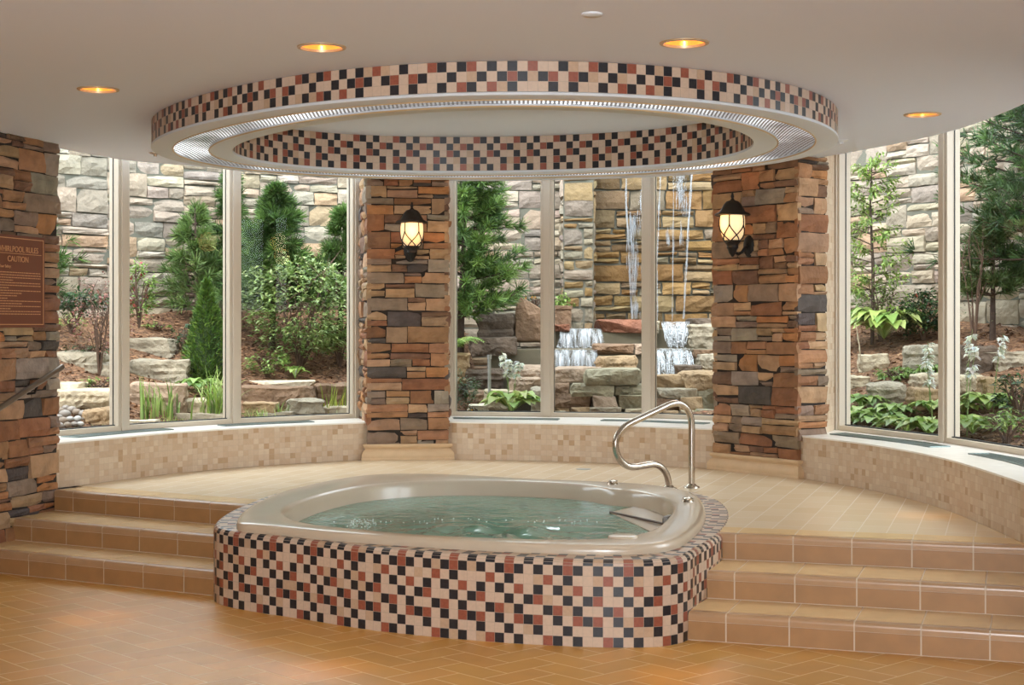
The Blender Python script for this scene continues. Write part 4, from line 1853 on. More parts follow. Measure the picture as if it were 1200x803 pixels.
def basin(label, x0, x1, y0, y1, z1):
    mb = MB()
    mb.box(x0, x1, y0, y1, .45, z1)
    struct(mb.build('basin_wall', CONC, bevel=.01), label)


basin('upper concrete basin wall under the waterfall', .42, 3.2, 17.8, 18.9, 1.645)
basin('lower concrete basin wall under the waterfall', -.28, 3.1, 17.05, 17.8, 1.42)
basin('footing behind the stacked rocks', -.2, 2.9, 16.62, 17.05, 1.12)

led = [('rust red ledge slab under the left waterfall stream', 697, 769, 374, 388, 17.7, 'r', 1.0), ('dark ledge slab under the right side of the waterfall', 807, 850, 373, 387, 17.7, 'd', 1.0), ('small grey rock beside the top cascade', 756, 773, 376, 388, 17.65, 'y', .4),
       ('flat brown ledge rock on the lower basin', 694, 743, 403, 413, 16.95, 'b', .7), ('small flat pale ledge rock on the lower basin', 742, 764, 403, 413, 16.98, 'p', .6), ('arched brown boulder under the ledge rocks', 698, 749, 417, 436, 16.5, 't', .5),
       ('thin red slab beside the top left cascade', 649, 668, 380, 386, 17.6, 'r', .5),
       ('slanted slab leaning beside the right pillar', 808, 850, 381, 412, 17.2, 'y', .35), ('flat brown rock under the slanted slab', 812, 838, 410, 418, 16.8, 'b', .5), ('grey block beside the right cascade', 818, 850, 415, 434, 16.5, 'y', .5), ('small dark flat rock in the right cascade', 790, 822, 428, 441, 16.3, 'd', .5),
       ('tall slanted slab standing left of the waterfall', 603, 640, 347, 402, 17.35, 'd', .45), ('blocky brown boulder beside the tall slab', 560, 606, 367, 395, 17.25, 'd', .7), ('flat mossy ledge under the blocky boulder', 548, 606, 395, 414, 16.9, 'd', .8), ('reddish slab under the tall slanted slab', 605, 640, 401, 413, 16.95, 'r', .6),
       ('large tan boulder beside the middle pillar', 520, 551, 413, 447, 16.3, 't', .6), ('pinkish flat block upper right of the white flowers', 603, 640, 429, 447, 16.1, 'p', .6), ('pinkish flat block right of the white flowers', 596, 634, 443, 461, 15.9, 'p', .6),
       ('pale rock behind the hosta in the middle bay', 565, 606, 458, 478, 15.75, 'l', .5), ('grey angular rock beside the first middle mullion', 621, 646, 454, 490, 15.6, 'y', .4), ('low brown rock behind the yellow flower', 546, 576, 458, 478, 15.8, 'b', .5),
       ('pale flat rock beside the yellow flower', 548, 572, 474, 487, 15.4, 'w', .35), ('dark boulder behind the fern', 545, 590, 433, 462, 16.35, 'd', .5)]
for lb, x0, x1, y0, y1, Y, c, dep in led:
    if 'slanted' in lb and 'tall' in lb:
        continue
    rpx(lb, x0, x1, y0, y1, Y, c, dep=dep, drop=.03)


def tall_slab():
    # trapezoid slab with a peaked top, leaning
    Y = 17.3
    prof = [(604, 400), (603, 372), (605, 356), (611, 347), (620, 353), (633, 361), (640, 366), (641, 400)]
    mb = MB()
    fr_, bk = [], []
    for px, py in prof:
        q = at_y(px, py, Y)
        fr_.append(q)
        bk.append(q + Vector((.02, .3, -.02)))
    n_ = len(prof)
    c0 = sum(fr_, Vector()) / n_ + Vector((0, -.06, 0))
    mb.add(fr_ + bk + [c0], [(i, (i + 1) % n_, n_ + (i + 1) % n_, n_ + i) for i in range(n_)] + [tuple(range(n_, 2 * n_))] + [(i, (i + 1) % n_, 2 * n_) for i in range(n_)])
    ob = mb.build('rock', RK['b'], recalc=True, bevel=.02)
    tag(ob, 'tall slanted slab standing upright left of the waterfall', 'rock')


tall_slab()

# rocks of the left bay
left_rocks = [
    ('long grey ledge rock in the mulch behind the left pillar', 60, 126, 411, 430, 'y', .4), ('small grey ledge rock beside the first mullion', 99, 140, 425, 441, 'y', .35), ('squarish pale boulder beside the left pillar', 60, 96, 449, 466, 'l', .4),
    ('grey ledge rock high in the second pane', 148, 206, 397, 416, 'y', .4), ('long ledge rock in the middle of the second pane', 148, 226, 421, 447, 'y', .4), ('broad pink slab behind the iris leaves', 148, 222, 449, 481, 'p', .35),
    ('pale flat rock behind the arching grass', 204, 262, 468, 486, 'l', .3), ('white rock at the foot of the second pane', 146, 188, 492, 503, 'w', .25), ('long flat edging stone in the second pane', 200, 272, 484, 498, 'y', .25),
    ('reddish brown ledge rock in the third pane', 283, 374, 453, 479, 'b', .4), ('layered ledge rock beside the middle pillar', 368, 420, 450, 480, 'b', .35),
    ('pointed grey rock at the foot of the third pane', 334, 380, 467, 492, 'y', .3), ('low pale rock at the left of the third pane', 283, 325, 472, 485, 't', .3), ('small pale rock under the yellow iris', 376, 414, 476, 491, 'l', .25), ('flat pale stone low in the third pane', 300, 345, 483, 492, 'y', .2)]
for lb, x0, x1, y0, y1, c, dep in left_rocks:
    rgnd(lb, x0, x1, y0, y1, c, dep=dep, strata=.08)
rgnd('thin white slab lying on the reddish ledge rock', 283, 371, 446, 455, 'w', dep=.5, drop=.0, rough=.03)
q = hit(100, 482)
rpx('big pale flagstone lying above the pebbles', 69, 139, 457, 479, q.y - .1, 'l', dep=.55, drop=.0, strata=.12)
rpx('flat brown stone under the big flagstone', 92, 139, 476, 488, q.y - .02, 't', dep=.4, drop=.06)
rgnd('tilted tan slab beside the pebbles', 95, 133, 479, 498, 't', dep=.3, tilt=-.15)
# pebbles
rng = random.Random(9)
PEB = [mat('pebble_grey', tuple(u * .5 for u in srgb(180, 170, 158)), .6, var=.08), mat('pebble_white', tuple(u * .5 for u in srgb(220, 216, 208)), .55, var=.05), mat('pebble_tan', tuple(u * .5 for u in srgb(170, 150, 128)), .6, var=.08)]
for k, (px, py, r, c) in enumerate([(70, 481, 5, 2), (76, 485, 6, 0), (84, 480, 5, 0), (90, 483, 5, 2), (97, 485, 5, 0), (82, 491, 4.5, 1), (91, 491, 4.5, 1), (74, 493, 5, 2), (100, 490, 4, 0), (68, 489, 5, 0), (87, 497, 4, 0), (79, 498, 4, 2), (94, 497, 4, 1), (70, 499, 5, 0), (77, 478, 4, 0), (91, 477, 4, 2)]):
    q = hit(px, py + r)
    R_ = r * q.y / F
    bm = bmesh.new()
    bmesh.ops.create_icosphere(bm, subdivisions=2, radius=1)
    s_ = (R_ * rng.uniform(1., 1.25), R_ * rng.uniform(.9, 1.2), R_ * rng.uniform(.7, .95))
    for v in bm.verts:
        v.co = Vector((v.co.x * s_[0], v.co.y * s_[1], v.co.z * s_[2])) * (1 + .08 * noise.noise(v.co * 1.5 + Vector((k, 0, 0))))
    me = bpy.data.meshes.new('pebble')
    bm.to_mesh(me)
    bm.free()
    me.polygons.foreach_set('use_smooth', [True] * len(me.polygons))
    me.materials.append(PEB[c])
    ob = bpy.data.objects.new('pebble', me)
    COL.objects.link(ob)
    ob.location = (q.x, q.y, H - (py - YH) * q.y / F)
    tag(ob, ['smooth grey pebble', 'smooth white pebble', 'smooth tan pebble'][c] + ' in the heap below the flagstone', 'pebble', ['grey', 'white', 'tan'][c] + ' pebbles below the flagstone')

# rocks of the right bay
for lb, x0, x1, y0, y1, c, dep in [
        ('long pale stone lying in the mulch of the right bay', 1006, 1042, 416, 434, 'l', .25), ('grey squared block beside the right mullion', 1063, 1104, 404, 438, 'y', .4), ('pale block lower right of the squared block', 1072, 1104, 438, 457, 'l', .35),
        ('broad grey rock behind the low hostas', 1018, 1064, 449, 476, 'y', .3), ('tan block above the hosta leaves', 1066, 1104, 456, 480, 't', .3), ('small pale rock beside the right jamb', 986, 1020, 440, 455, 'l', .25),
        ('long dark ledge block right of the right mullion', 1118, 1168, 404, 440, 'd', .4), ('pale ledge rock under the dark ledge block', 1116, 1160, 440, 460, 'l', .35), ('flat tan rock at the right edge of the photo', 1150, 1206, 442, 467, 't', .35), ('grey ledge stone right of the dark ledge block', 1164, 1210, 411, 432, 'y', .3)]:
    rgnd(lb, x0, x1, y0, y1, c, dep=dep, strata=.08)


# ================================================================== falling water
def water_mat(name, scale, alpha):
    m, nt, p = new_mat(name)
    N, L = nt.nodes, nt.links
    tc = N.new('ShaderNodeTexCoord')
    mp = N.new('ShaderNodeMapping')
    mp.inputs['Scale'].default_value = scale
    nz = N.new('ShaderNodeTexNoise')
    nz.inputs['Scale'].default_value = 1
    nz.inputs['Detail'].default_value = 4
    L.new(tc.outputs['Object'], mp.inputs['Vector'])
    L.new(mp.outputs[0], nz.inputs['Vector'])
    mr = N.new('ShaderNodeMapRange')
    mr.inputs['From Min'].default_value = .35
    mr.inputs['From Max'].default_value = .65
    mr.inputs['To Min'].default_value = alpha[0]
    mr.inputs['To Max'].default_value = alpha[1]
    L.new(nz.outputs['Fac'], mr.inputs['Value'])
    p.inputs['Base Color'].default_value = (.40, .43, .46, 1)
    p.inputs['Roughness'].default_value = .25
    L.new(mr.outputs[0], p.inputs['Alpha'])
    return m


WSHEET = water_mat('cascade_water', (30, 8, 2.2), (.05, .7))
WSTREAM = water_mat('stream_water', (9, 9, 3), (.12, .5))
WFOAM = water_mat('foam_water', (10, 10, 9), (.1, 1.))


def cascade(label, px0, px1, py0, py1, Y, throw, flare=0, foam=False, name='cascade'):
    """a curved sheet of water leaving a lip at depth Y, thrown forward while it falls"""
    mb = MB()
    n_, k_ = 26, 14
    rng = random.Random(int(px0 * 7 + py0))
    wob = [rng.uniform(-1, 1) for _ in range(n_ + 1)]
    loops = []
    for j in range(-3, k_ + 1):
        row = []
        for i in range(n_ + 1):
            u = i / n_
            if j < 0:
                v, back = 0, -j * .07
            else:
                v, back = j / k_, 0
            yy = Y + back - throw * math.sqrt(max(0, v)) + .02 * wob[i] * v + .03 * math.sin(u * 21) * v
            X0 = (px0 + (px1 - px0) * u - 600) / F * Y
            z = H - (py0 - YH) * Y / F - (py1 - py0) * Y / F * v + .012 * wob[i] * v
            row.append((X0 + (u - .5) * flare * v, yy, z + .01))
        loops.append(row)
    vs = [p_ for l in loops for p_ in l]
    W_ = n_ + 1
    mb.add(vs, [(j * W_ + i, j * W_ + i + 1, (j + 1) * W_ + i + 1, (j + 1) * W_ + i) for j in range(len(loops) - 1) for i in range(n_)])
    o = thing(name, label, 'waterfall', (((px0 + px1) / 2 - 600) / F * Y, Y, H - (py1 - YH) * Y / F))
    mb.build('water_sheet', WSHEET, o, smooth=True, angle=180)
    # strands
    st = MB()
    for _ in range(16 if not foam else 40):
        u = rng.random()
        v0 = rng.uniform(0, .5)
        v1 = min(1, v0 + rng.uniform(.2, .6))
        pts = []
        for q in range(6):
            v = v0 + (v1 - v0) * q / 5
            X = (px0 + (px1 - px0) * u - 600) / F * Y + (u - .5) * flare * v
            pts.append((X + rng.uniform(-.004, .004), Y - throw * math.sqrt(v) - .015, H - (py0 - YH) * Y / F - (py1 - py0) * Y / F * v))
        st.tube(pts, [.001, .003, .004, .004, .003, .001], 5)
    # froth at the foot and at the lip
    for _ in range(40 if not foam else 150):
        u = rng.random()
        v = 1 if not foam else rng.random() ** .7
        X = (px0 + (px1 - px0) * u - 600) / F * Y + (u - .5) * flare * v
        y_ = Y - throw * math.sqrt(v) + rng.gauss(0, .03)
        z = H - (py0 - YH) * Y / F - (py1 - py0) * Y / F * v + abs(rng.gauss(0, .015))
        r = rng.uniform(.004, .012)
        st.add([(X + r, y_, z), (X - r, y_, z), (X, y_ + r, z), (X, y_ - r, z), (X, y_, z + r * 1.4), (X, y_, z - r * 1.4)], [(0, 2, 4), (2, 1, 4), (1, 3, 4), (3, 0, 4), (2, 0, 5), (1, 2, 5), (3, 1, 5), (0, 3, 5)])
    st.build('white_water', mat('white_water', (.42, .45, .47), .4), o, smooth=True, angle=180)


cascade('upper left cascade falling from the concrete basin', 657, 704, 386, 408, 17.72, .16, .1)
cascade('lower left cascade falling behind the stacked rocks', 646, 699, 411, 434, 16.98, .14, .06)
cascade('upper right cascade foaming between two ledge slabs', 774, 808, 378, 408, 17.72, .2, -.12, True)
cascade('lower right cascade foaming over the rocks', 766, 808, 410, 444, 16.95, .45, .05, True)


def stream(label, path, w):
    """thin fall on the stained wall; path = [(px, py), ...]"""
    Y = 18.72
    mb = MB()
    rng = random.Random(int(path[0][0] * 13))
    pts = []
    for (a, b) in zip(path, path[1:]):
        for k in range(6):
            u = k / 6
            pts.append(at_y(a[0] + (b[0] - a[0]) * u + rng.uniform(-.3, .3), a[1] + (b[1] - a[1]) * u, Y))
    pts.append(at_y(*path[-1], Y))
    mb.tube(pts, [w * Y / F / 2 * rng.uniform(.6, 1.3) for _ in pts], 7)
    tag(mb.build('water_stream', WSTREAM, smooth=True), label, 'waterfall', 'thin streams falling down the stained wall')


def splash(label, px, py, wd, ht, seed):
    Y = 18.76
    rng = random.Random(seed)
    mb = MB()
    for _ in range(int(wd * ht / 9)):
        x, y = rng.gauss(0, wd / 4.2), rng.uniform(-ht / 2, ht / 2)
        q = at_y(px + x, py + y, Y + rng.uniform(-.06, .06))
        h_ = rng.uniform(.03, .11)
        w_ = rng.uniform(.002, .007)
        mb.tube([q + Vector((0, 0, h_)), q, q - Vector((0, 0, h_))], [.002, w_, .002], 5)
    tag(mb.build('water_splash', WSTREAM, smooth=True), label, 'waterfall', 'white splashes on the stained wall')


stream('thin left stream just left of the second middle mullion', [(733.5, 150), (734, 240), (737, 300), (741, 374)], 2.2)
stream('thin stream right of the second middle mullion', [(776, 150), (773, 230), (770, 300), (770, 376)], 2.4)
stream('bright straight stream falling onto the upper right cascade', [(814, 150), (811, 200), (806, 280), (801, 374)], 3.0)
stream('faint short stream between the two right streams', [(790, 150), (789, 250), (788, 376)], 1.2)
splash('white splash low beside the left stream', 742, 290, 14, 70, 2)
splash('white splash midway beside the left stream', 740, 270, 10, 30, 3)
splash('white splash left of the second middle mullion', 751, 250, 6, 40, 12)
splash('topmost white splash on the right fall', 797, 214, 18, 34, 4)
splash('upper middle white splash on the right fall', 800, 240, 16, 16, 5)
splash('left white splash midway down the right fall', 784, 277, 8, 20, 6)
splash('right white splash midway down the right fall', 798, 276, 7, 20, 7)
splash('faint splash low on the left stream', 744, 340, 10, 60, 8)


# ================================================================== plants
LEAF = leaf_mat('leaf')
NEEDLE = leaf_mat('needle', .6, .2)
BARK = mat('bark', srgb(66, 52, 42), .9, var=.2, vscale=14, bump=.6, bscale=30, bdist=.01)
TWIG = mat('twig', srgb(86, 66, 52), .85)


def shade(rng, c, k=.18):
    f = (1 + rng.uniform(-k, k)) * .70
    q = srgb(*c)
    return (min(.9, q[0] * f * rng.uniform(.9, 1.1)), min(.9, q[1] * f), min(.9, q[2] * f * rng.uniform(.85, 1.15)))


def leaf(mb, p, d, up, l, w, t, bend=.25, n=2):
    """folded leaf: base p, direction d"""
    d = d.normalized()
    s_ = d.cross(up)
    if s_.length < 1e-4:
        s_ = d.cross(Vector((1, 0, 0)))
    s_.normalize()
    u_ = s_.cross(d)
    a = p
    m_ = p + d * l * .5 + u_ * l * .03
    e = p + d * l - u_ * l * bend
    mb.add([a, m_ + s_ * w / 2 + u_ * w * .12, e, m_ - s_ * w / 2 + u_ * w * .12, m_], [(0, 4, 1), (4, 2, 1), (0, 3, 4), (4, 3, 2)], 0, t)


def rdir(rng):
    while True:
        v = Vector((rng.uniform(-1, 1), rng.uniform(-1, 1), rng.uniform(-1, 1)))
        if .05 < v.length < 1:
            return v.normalized()


def pine(label, base, Hh, R_, seed, cols, whorls=13, nb=6, tufts=8, nn=16, start=.1, nl=.13, power=.8, sparse=0., name='pine_tree', group=None):
    rng = random.Random(seed)
    t = thing(name, label, 'tree', tuple(base), group=group)
    tr = MB()
    lean = Vector((rng.uniform(-.05, .05), rng.uniform(-.05, .05), 0))
    top = base + Vector((0, 0, Hh)) + lean * Hh
    r0 = .02 + Hh * .012
    tr.tube([base - Vector((0, 0, .1)), base.lerp(top, .3), base.lerp(top, .7), top], [r0, r0 * .75, r0 * .4, .006], 8)
    fo = MB()
    br = MB()

    def tuft(p, d, k=1.):
        c = cols[rng.randrange(len(cols))]
        for _ in range(nn):
            v = (d * 1.1 + rdir(rng) * .95).normalized()
            l = nl * rng.uniform(.7, 1.15) * k
            s_ = v.cross(rdir(rng)).normalized() * .0052
            fo.add([p - s_, p + s_, p + v * l + s_ * .5, p + v * l - s_ * .5], [(0, 1, 2, 3)], 0, shade(rng, c, .3))
    for w in range(whorls):
        tt = start + (1 - start) * (w + rng.uniform(0, .6)) / whorls
        if tt > .98:
            continue
        o = base.lerp(top, tt)
        for b in range(nb):
            if rng.random() < sparse:
                continue
            an = rng.random() * 2 * PI
            L_ = R_ * max(.1, (1 - tt) ** power) * rng.uniform(.65, 1.15)
            rise = rng.uniform(.05, .45)
            d = Vector((math.cos(an), math.sin(an), rise))
            pts = [o + d * L_ * q - Vector((0, 0, .12 * L_ * (q - q * q))) for q in (0, .33, .66, 1)]
            br.tube(pts, [.012, .009, .006, .003], 4, cap=False)
            for k in range(tufts):
                q = .25 + .75 * (k + rng.random()) / tufts
                p = o + d * L_ * q - Vector((0, 0, .12 * L_ * (q - q * q)))
                p = p + rdir(rng) * .05 * L_
                tuft(p, (d + Vector((0, 0, .3)) + rdir(rng) * .5).normalized())
            tuft(pts[-1], d)
    tuft(top, Vector((0, 0, 1)), 1.1)
    to = tr.build('trunk', BARK, t, smooth=True)
    bo = br.build('branches', BARK, t, smooth=True)
    fo.build('needles', NEEDLE, bo)
    return t


def shrub(label, base, rx, ry, h, n_, ls, cols, seed, name='leafy_shrub', cat='shrub', low=.15, layer=0., stems=7, lw=.5, group=None, flowers=None, clump=0):
    rng = random.Random(seed)
    t = thing(name, label, cat, tuple(base), group=group)
    st = MB()
    fo = MB()
    tips = []
    for k in range(stems):
        an = 2 * PI * (k + rng.random()) / stems
        e = Vector((math.cos(an) * rx * rng.uniform(.3, .8), math.sin(an) * ry * rng.uniform(.3, .8), h * rng.uniform(.6, .95)))
        mid = e * .5 + Vector((rng.uniform(-.1, .1) * rx, rng.uniform(-.1, .1) * ry, h * .08))
        pts = [base - Vector((0, 0, .04)), base + mid * .5, base + mid, base + e]
        st.tube(pts, [.012, .010, .007, .003], 5, cap=False)
        for _ in range(4):
            q = rng.uniform(.35, .95)
            o = base + e * q
            f_ = o + Vector((rng.uniform(-1, 1) * rx * .45, rng.uniform(-1, 1) * ry * .45, rng.uniform(.0, .25) * h))
            st.tube([o, (o + f_) / 2 + Vector((0, 0, .02)), f_], [.006, .004, .002], 4, cap=False)
            tips.append(f_)
    cl = []
    for _ in range(clump or max(20, n_ // 14)):
        v = rdir(rng)
        r = rng.uniform(.45, 1.) ** .6
        z = max(-1, min(1, v.z * r))
        q = Vector((v.x * r * rx, v.y * r * ry, (z * .5 + .5) * (1 - low) * h + low * h))
        cl.append(q)
    for k in range(n_):
        c = cl[rng.randrange(len(cl))]
        p = base + c + Vector((rng.gauss(0, rx * .10), rng.gauss(0, ry * .10), rng.gauss(0, h * (.07 if not layer else .03))))
        out = Vector((c.x, c.y, .15 * h)).normalized()
        d = (out + rdir(rng) * .9)
        d.z *= .5
        leaf(fo, p, d, Vector((0, 0, 1)) + rdir(rng) * .5, ls * rng.uniform(.7, 1.2), ls * lw * rng.uniform(.8, 1.2), shade(rng, cols[rng.randrange(len(cols))], .25))
    so = st.build('stems', TWIG, t, smooth=True)
    fo.build('leaves', LEAF, so)
    if flowers:
        fc, fn, fs = flowers
        fl = MB()
        for _ in range(fn):
            c = cl[rng.randrange(len(cl))]
            p = base + c * 1.02 + rdir(rng) * fs
            for k in range(6):
                leaf(fl, p, rdir(rng), Vector((0, 0, 1)), fs, fs * .8, shade(rng, fc, .2))
        fl.build('flowers', LEAF, t)
    return t


def hosta(label, base, R_, n_, cols, seed, lw=.5, rise=.7, group=None, name='hosta', flowers=0, fh=.6):
    rng = random.Random(seed)
    t = thing(name, label, 'plant', tuple(base), group=group)
    fo = MB()
    for k in range(n_):
        an = 2.399 * k + rng.uniform(-.3, .3)
        tt = (k + .5) / n_                       # 0 = outer, 1 = inner
        el = rise * (.5 + .75 * tt)
        L_ = R_ * (1.05 - .35 * tt) * rng.uniform(.85, 1.1)
        d = Vector((math.cos(an), math.sin(an), 0))
        s_ = Vector((-d.y, d.x, 0))
        c = shade(rng, cols[rng.randrange(len(cols))], .2)
        nl = 6
        rows = []
        for i in range(nl + 1):
            u = i / nl
            r = L_ * u
            z = L_ * (el * 2.1 * u - (el * 1.55 + .1) * u * u)
            wd = 0 if u < .28 else L_ * lw * .5 * math.sin(PI * min(1, ((u - .28) / .72)) ** .8)
            wd = max(wd, .006 if u < .95 else .001)
            o = base + d * r + Vector((0, 0, max(z, -.02) + .02))
            rows += [o - s_ * wd + Vector((0, 0, wd * .25)), o, o + s_ * wd + Vector((0, 0, wd * .25))]
        fo.add(rows, [f_ for i in range(nl) for f_ in ((i * 3, i * 3 + 1, i * 3 + 4, i * 3 + 3), (i * 3 + 1, i * 3 + 2, i * 3 + 5, i * 3 + 4))], 0, c)
    fo.build('leaves', LEAF, t, smooth=True, angle=180)
    for k in range(flowers):
        flower_stalk(t, base + Vector((rng.uniform(-.06, .06), rng.uniform(-.06, .06), 0)), fh * rng.uniform(.8, 1.1), rng, Vector((rng.uniform(-.15, .15), rng.uniform(-.15, .05), 0)))
    return t


def flower_stalk(t, base, h, rng, lean):
    st, fl = MB(), MB()
    pts = [base + lean * (q * q) * h + Vector((0, 0, h * q)) for q in (0, .25, .5, .75, 1)]
    st.tube(pts, [.005, .005, .004, .003, .002], 5)
    for k in range(16):
        q = .68 + .32 * rng.random()
        p = base + lean * q * q * h + Vector((0, 0, h * q))
        an = rng.random() * 2 * PI
        d = Vector((math.cos(an), math.sin(an), -.35))
        for m_ in range(4):
            leaf(fl, p, d + rdir(rng) * .45, Vector((0, 0, 1)), .07, .034, tuple(u * 1.35 for u in shade(rng, (236, 238, 228), .05)), bend=.1)
    for k in range(8):
        q = rng.uniform(.3, .68)
        p = base + lean * q * q * h + Vector((0, 0, h * q))
        leaf(st, p, rdir(rng), Vector((0, 0, 1)), .03, .014, srgb(150, 160, 110))
    so = st.build('flower_stalk', mat('stalk', srgb(112, 132, 72), .6), t, smooth=True)
    fl.build('blossoms', LEAF, so)


def grass(label, base, h, n_, cols, seed, spread=.1, w=.012, arch=.35, name='grass_clump', group=None):
    rng = random.Random(seed)
    t = MB()
    for k in range(n_):
        an = rng.random() * 2 * PI
        o = base + Vector((rng.gauss(0, spread * .4), rng.gauss(0, spread * .4), -.02))
        d = Vector((math.cos(an), math.sin(an), 0))
        l = h * rng.uniform(.6, 1.1)
        ar = arch * rng.uniform(.3, 1.3)
        s_ = Vector((-d.y, d.x, 0)) * w / 2
        c = shade(rng, cols[rng.randrange(len(cols))], .22)
        rows = []
        for i in range(6):
            u = i / 5
            p = o + d * l * ar * u * u + Vector((0, 0, l * (u - ar * .55 * u ** 3)))
            k_ = 1 - .9 * u ** 2
            rows += [p - s_ * k_, p + s_ * k_]
        t.add(rows, [(i * 2, i * 2 + 1, i * 2 + 3, i * 2 + 2) for i in range(5)], 0, c)
    return tag(t.build(name, LEAF), label, 'plant', group)


def sapling(label, base, Hh, R_, seed, cols):
    rng = random.Random(seed)
    t = thing('slender_tree', label, 'tree', tuple(base))
    tr, br, fo = MB(), MB(), MB()
    tr.tube([base - Vector((0, 0, .1)), base + Vector((.01, 0, Hh * .4)), base + Vector((-.02, 0, Hh * .75)), base + Vector((0, 0, Hh))], [.022, .018, .011, .004], 8)
    for k in range(46):
        q = .12 + .86 * k / 46
        o = base + Vector((0, 0, Hh * q))
        an = 2.4 * k + rng.uniform(-.4, .4)
        L_ = R_ * (1 - .75 * q) * rng.uniform(.6, 1.2) + .05
        d = Vector((math.cos(an), math.sin(an), rng.uniform(.1, .5)))
        br.tube([o, o + d * L_ * .5, o + d * L_ - Vector((0, 0, .06 * L_))], [.007, .005, .002], 4, cap=False)
        for m_ in range(52):
            u = rng.uniform(.2, 1.1)
            p = o + d * L_ * u + rdir(rng) * .04
            leaf(fo, p, d + rdir(rng) * .9 - Vector((0, 0, .25)), Vector((0, 0, 1)) + rdir(rng) * .4, .07 * rng.uniform(.7, 1.2), .026, shade(rng, cols[rng.randrange(len(cols))], .25))
    to = tr.build('trunk', BARK, t, smooth=True)
    bo = br.build('branches', BARK, to, smooth=True)
    fo.build('leaves', LEAF, t)
    return t


def cone_tree(label, base, Hh, R_, seed, cols):
    rng = random.Random(seed)
    t = thing('dwarf_spruce', label, 'tree', tuple(base))
    core = MB()
    core.lathe([(R_ * .3, 0), (R_ * .72, Hh * .1), (R_ * .66, Hh * .3), (R_ * .4, Hh * .62), (R_ * .12, Hh * .92), (0, Hh * .97)], tuple(base), 14)
    core.build('inner_foliage', mat('dense_needles', srgb(44, 62, 26), .9), t, smooth=True)
    fo = MB()
    for _ in range(6500):
        z = rng.random() ** 1.35
        an = rng.random() * 2 * PI
        prof = interp(z, [0, .08, .25, .5, .75, .93, 1], [.7, .98, .95, .68, .38, .13, .02])
        r = R_ * prof * (1 + .09 * math.sin(an * 5 + z * 14) + .07 * math.sin(an * 9 - z * 31)) * rng.uniform(.8, 1.02)
        p = base + Vector((r * math.cos(an), r * math.sin(an), z * Hh))
        d = (Vector((math.cos(an), math.sin(an), .75)) + rdir(rng) * .7).normalized()
        l = .05 * rng.uniform(.7, 1.3)
        s_ = d.cross(rdir(rng)).normalized() * .008
        fo.add([p - s_, p + s_, p + d * l], [(0, 1, 2)], 0, shade(rng, cols[rng.randrange(len(cols))], .3))
    fo.build('foliage', NEEDLE, t)
    tr = MB()
    tr.tube([base - Vector((0, 0, .08)), base + Vector((0, 0, Hh * .3))], .03, 8)
    tr.build('trunk', BARK, t, smooth=True)


def fern(label, base, R_, n_, cols, seed):
    rng = random.Random(seed)
    t = MB()
    for k in range(n_):
        an = 2 * PI * (k + rng.random() * .5) / n_
        d = Vector((math.cos(an), math.sin(an), 0))
        L_ = R_ * rng.uniform(.8, 1.1)
        c = shade(rng, cols[rng.randrange(len(cols))], .2)
        for i in range(14):
            u = .12 + .88 * i / 14
            p = base + d * L_ * u + Vector((0, 0, L_ * (1.25 * u - 1.05 * u * u)))
            for s in (-1, 1):
                leaf(t, p, Vector((-d.y, d.x, 0)) * s + d * .5, Vector((0, 0, 1)), L_ * .3 * (1 - u * .75), L_ * .07, c)
    return tag(t.build('fern', LEAF), label, 'plant')


PG = [(66, 98, 40), (84, 118, 50), (54, 82, 36), (104, 136, 62)]         # pine greens
LG = [(126, 158, 72), (154, 184, 94), (102, 134, 60), (172, 198, 114)]   # bright leaf greens
DG = [(52, 84, 44), (70, 104, 54), (42, 68, 38)]
YG = [(160, 190, 92), (184, 206, 116), (130, 166, 74), (196, 214, 134)]


def g(px, py):
    return hit(px, py)


def hpx(n_, Y):
    return n_ * Y / F


# ---- left bay
b = at_y(90, 374, 15.5)
shrub('dark green shrub beside the left pillar', b, .30, .22, .30, 700, .055, DG, 41)
b = g(116, 440)
shrub('bare twiggy maple with few reddish leaves in the first pane', b, .32, .25, 1.0, 520, .045, [(150, 90, 80), (128, 112, 84), (172, 120, 104)], 42, name='young_maple', cat='tree', stems=9)
b = g(84, 392)
shrub('small yellow green shrub below the dark shrub', b, .17, .15, .22, 220, .035, YG, 43)
b = g(103, 418)
shrub('low ground cover between the ledge rocks of the first pane', b, .3, .15, .12, 150, .04, DG, 44, name='ground_cover', cat='plant')
b = g(118, 462)
shrub('low leafy plant above the flagstone', b, .2, .12, .14, 160, .045, LG, 45, name='ground_cover', cat='plant')
b = g(58, 320)
pine('small pine half hidden by the left pillar', g(60, 368) + Vector((-.12, 0, 0)), 1.35, .5, 46, PG, 9, 5, 6, 14)
b = at_y(163, 380, 16.0)
shrub('rose bush with red blooms right of the first mullion', b, .17, .15, .62, 620, .05, LG, 47, name='rose_bush', flowers=((206, 96, 92), 16, .035))
b = g(216, 415)
shrub('low green plant above the ledge rock in the second pane', b, .2, .15, .28, 260, .045, DG, 48)
b = g(186, 388)
shrub('small ground plant high in the mulch of the second pane', b, .16, .1, .08, 90, .04, LG, 49, name='ground_cover', cat='plant')
b = g(243, 448)
cone_tree('dense dwarf conical spruce in the second pane', b, hpx(120, b.y), hpx(27, b.y), 50, [(98, 134, 48), (80, 116, 44), (122, 154, 60), (66, 98, 40)])
b = Vector(((232 - 600) / F * 16.9, 16.9, gz((232 - 600) / F * 16.9, 16.9)))
pine('loose light pine behind the conical spruce', b, 1.35, .5, 51, [(104, 132, 62), (88, 116, 54), (126, 152, 84)], 11, 5, 7, 14, start=.18)
b = Vector(((318 - 600) / F * 16.9, 16.9, gz((318 - 600) / F * 16.9, 16.9)))
pine('large dense green pine in the third pane', b, 1.75, .72, 52, PG, 15, 8, 10, 18, start=.25)
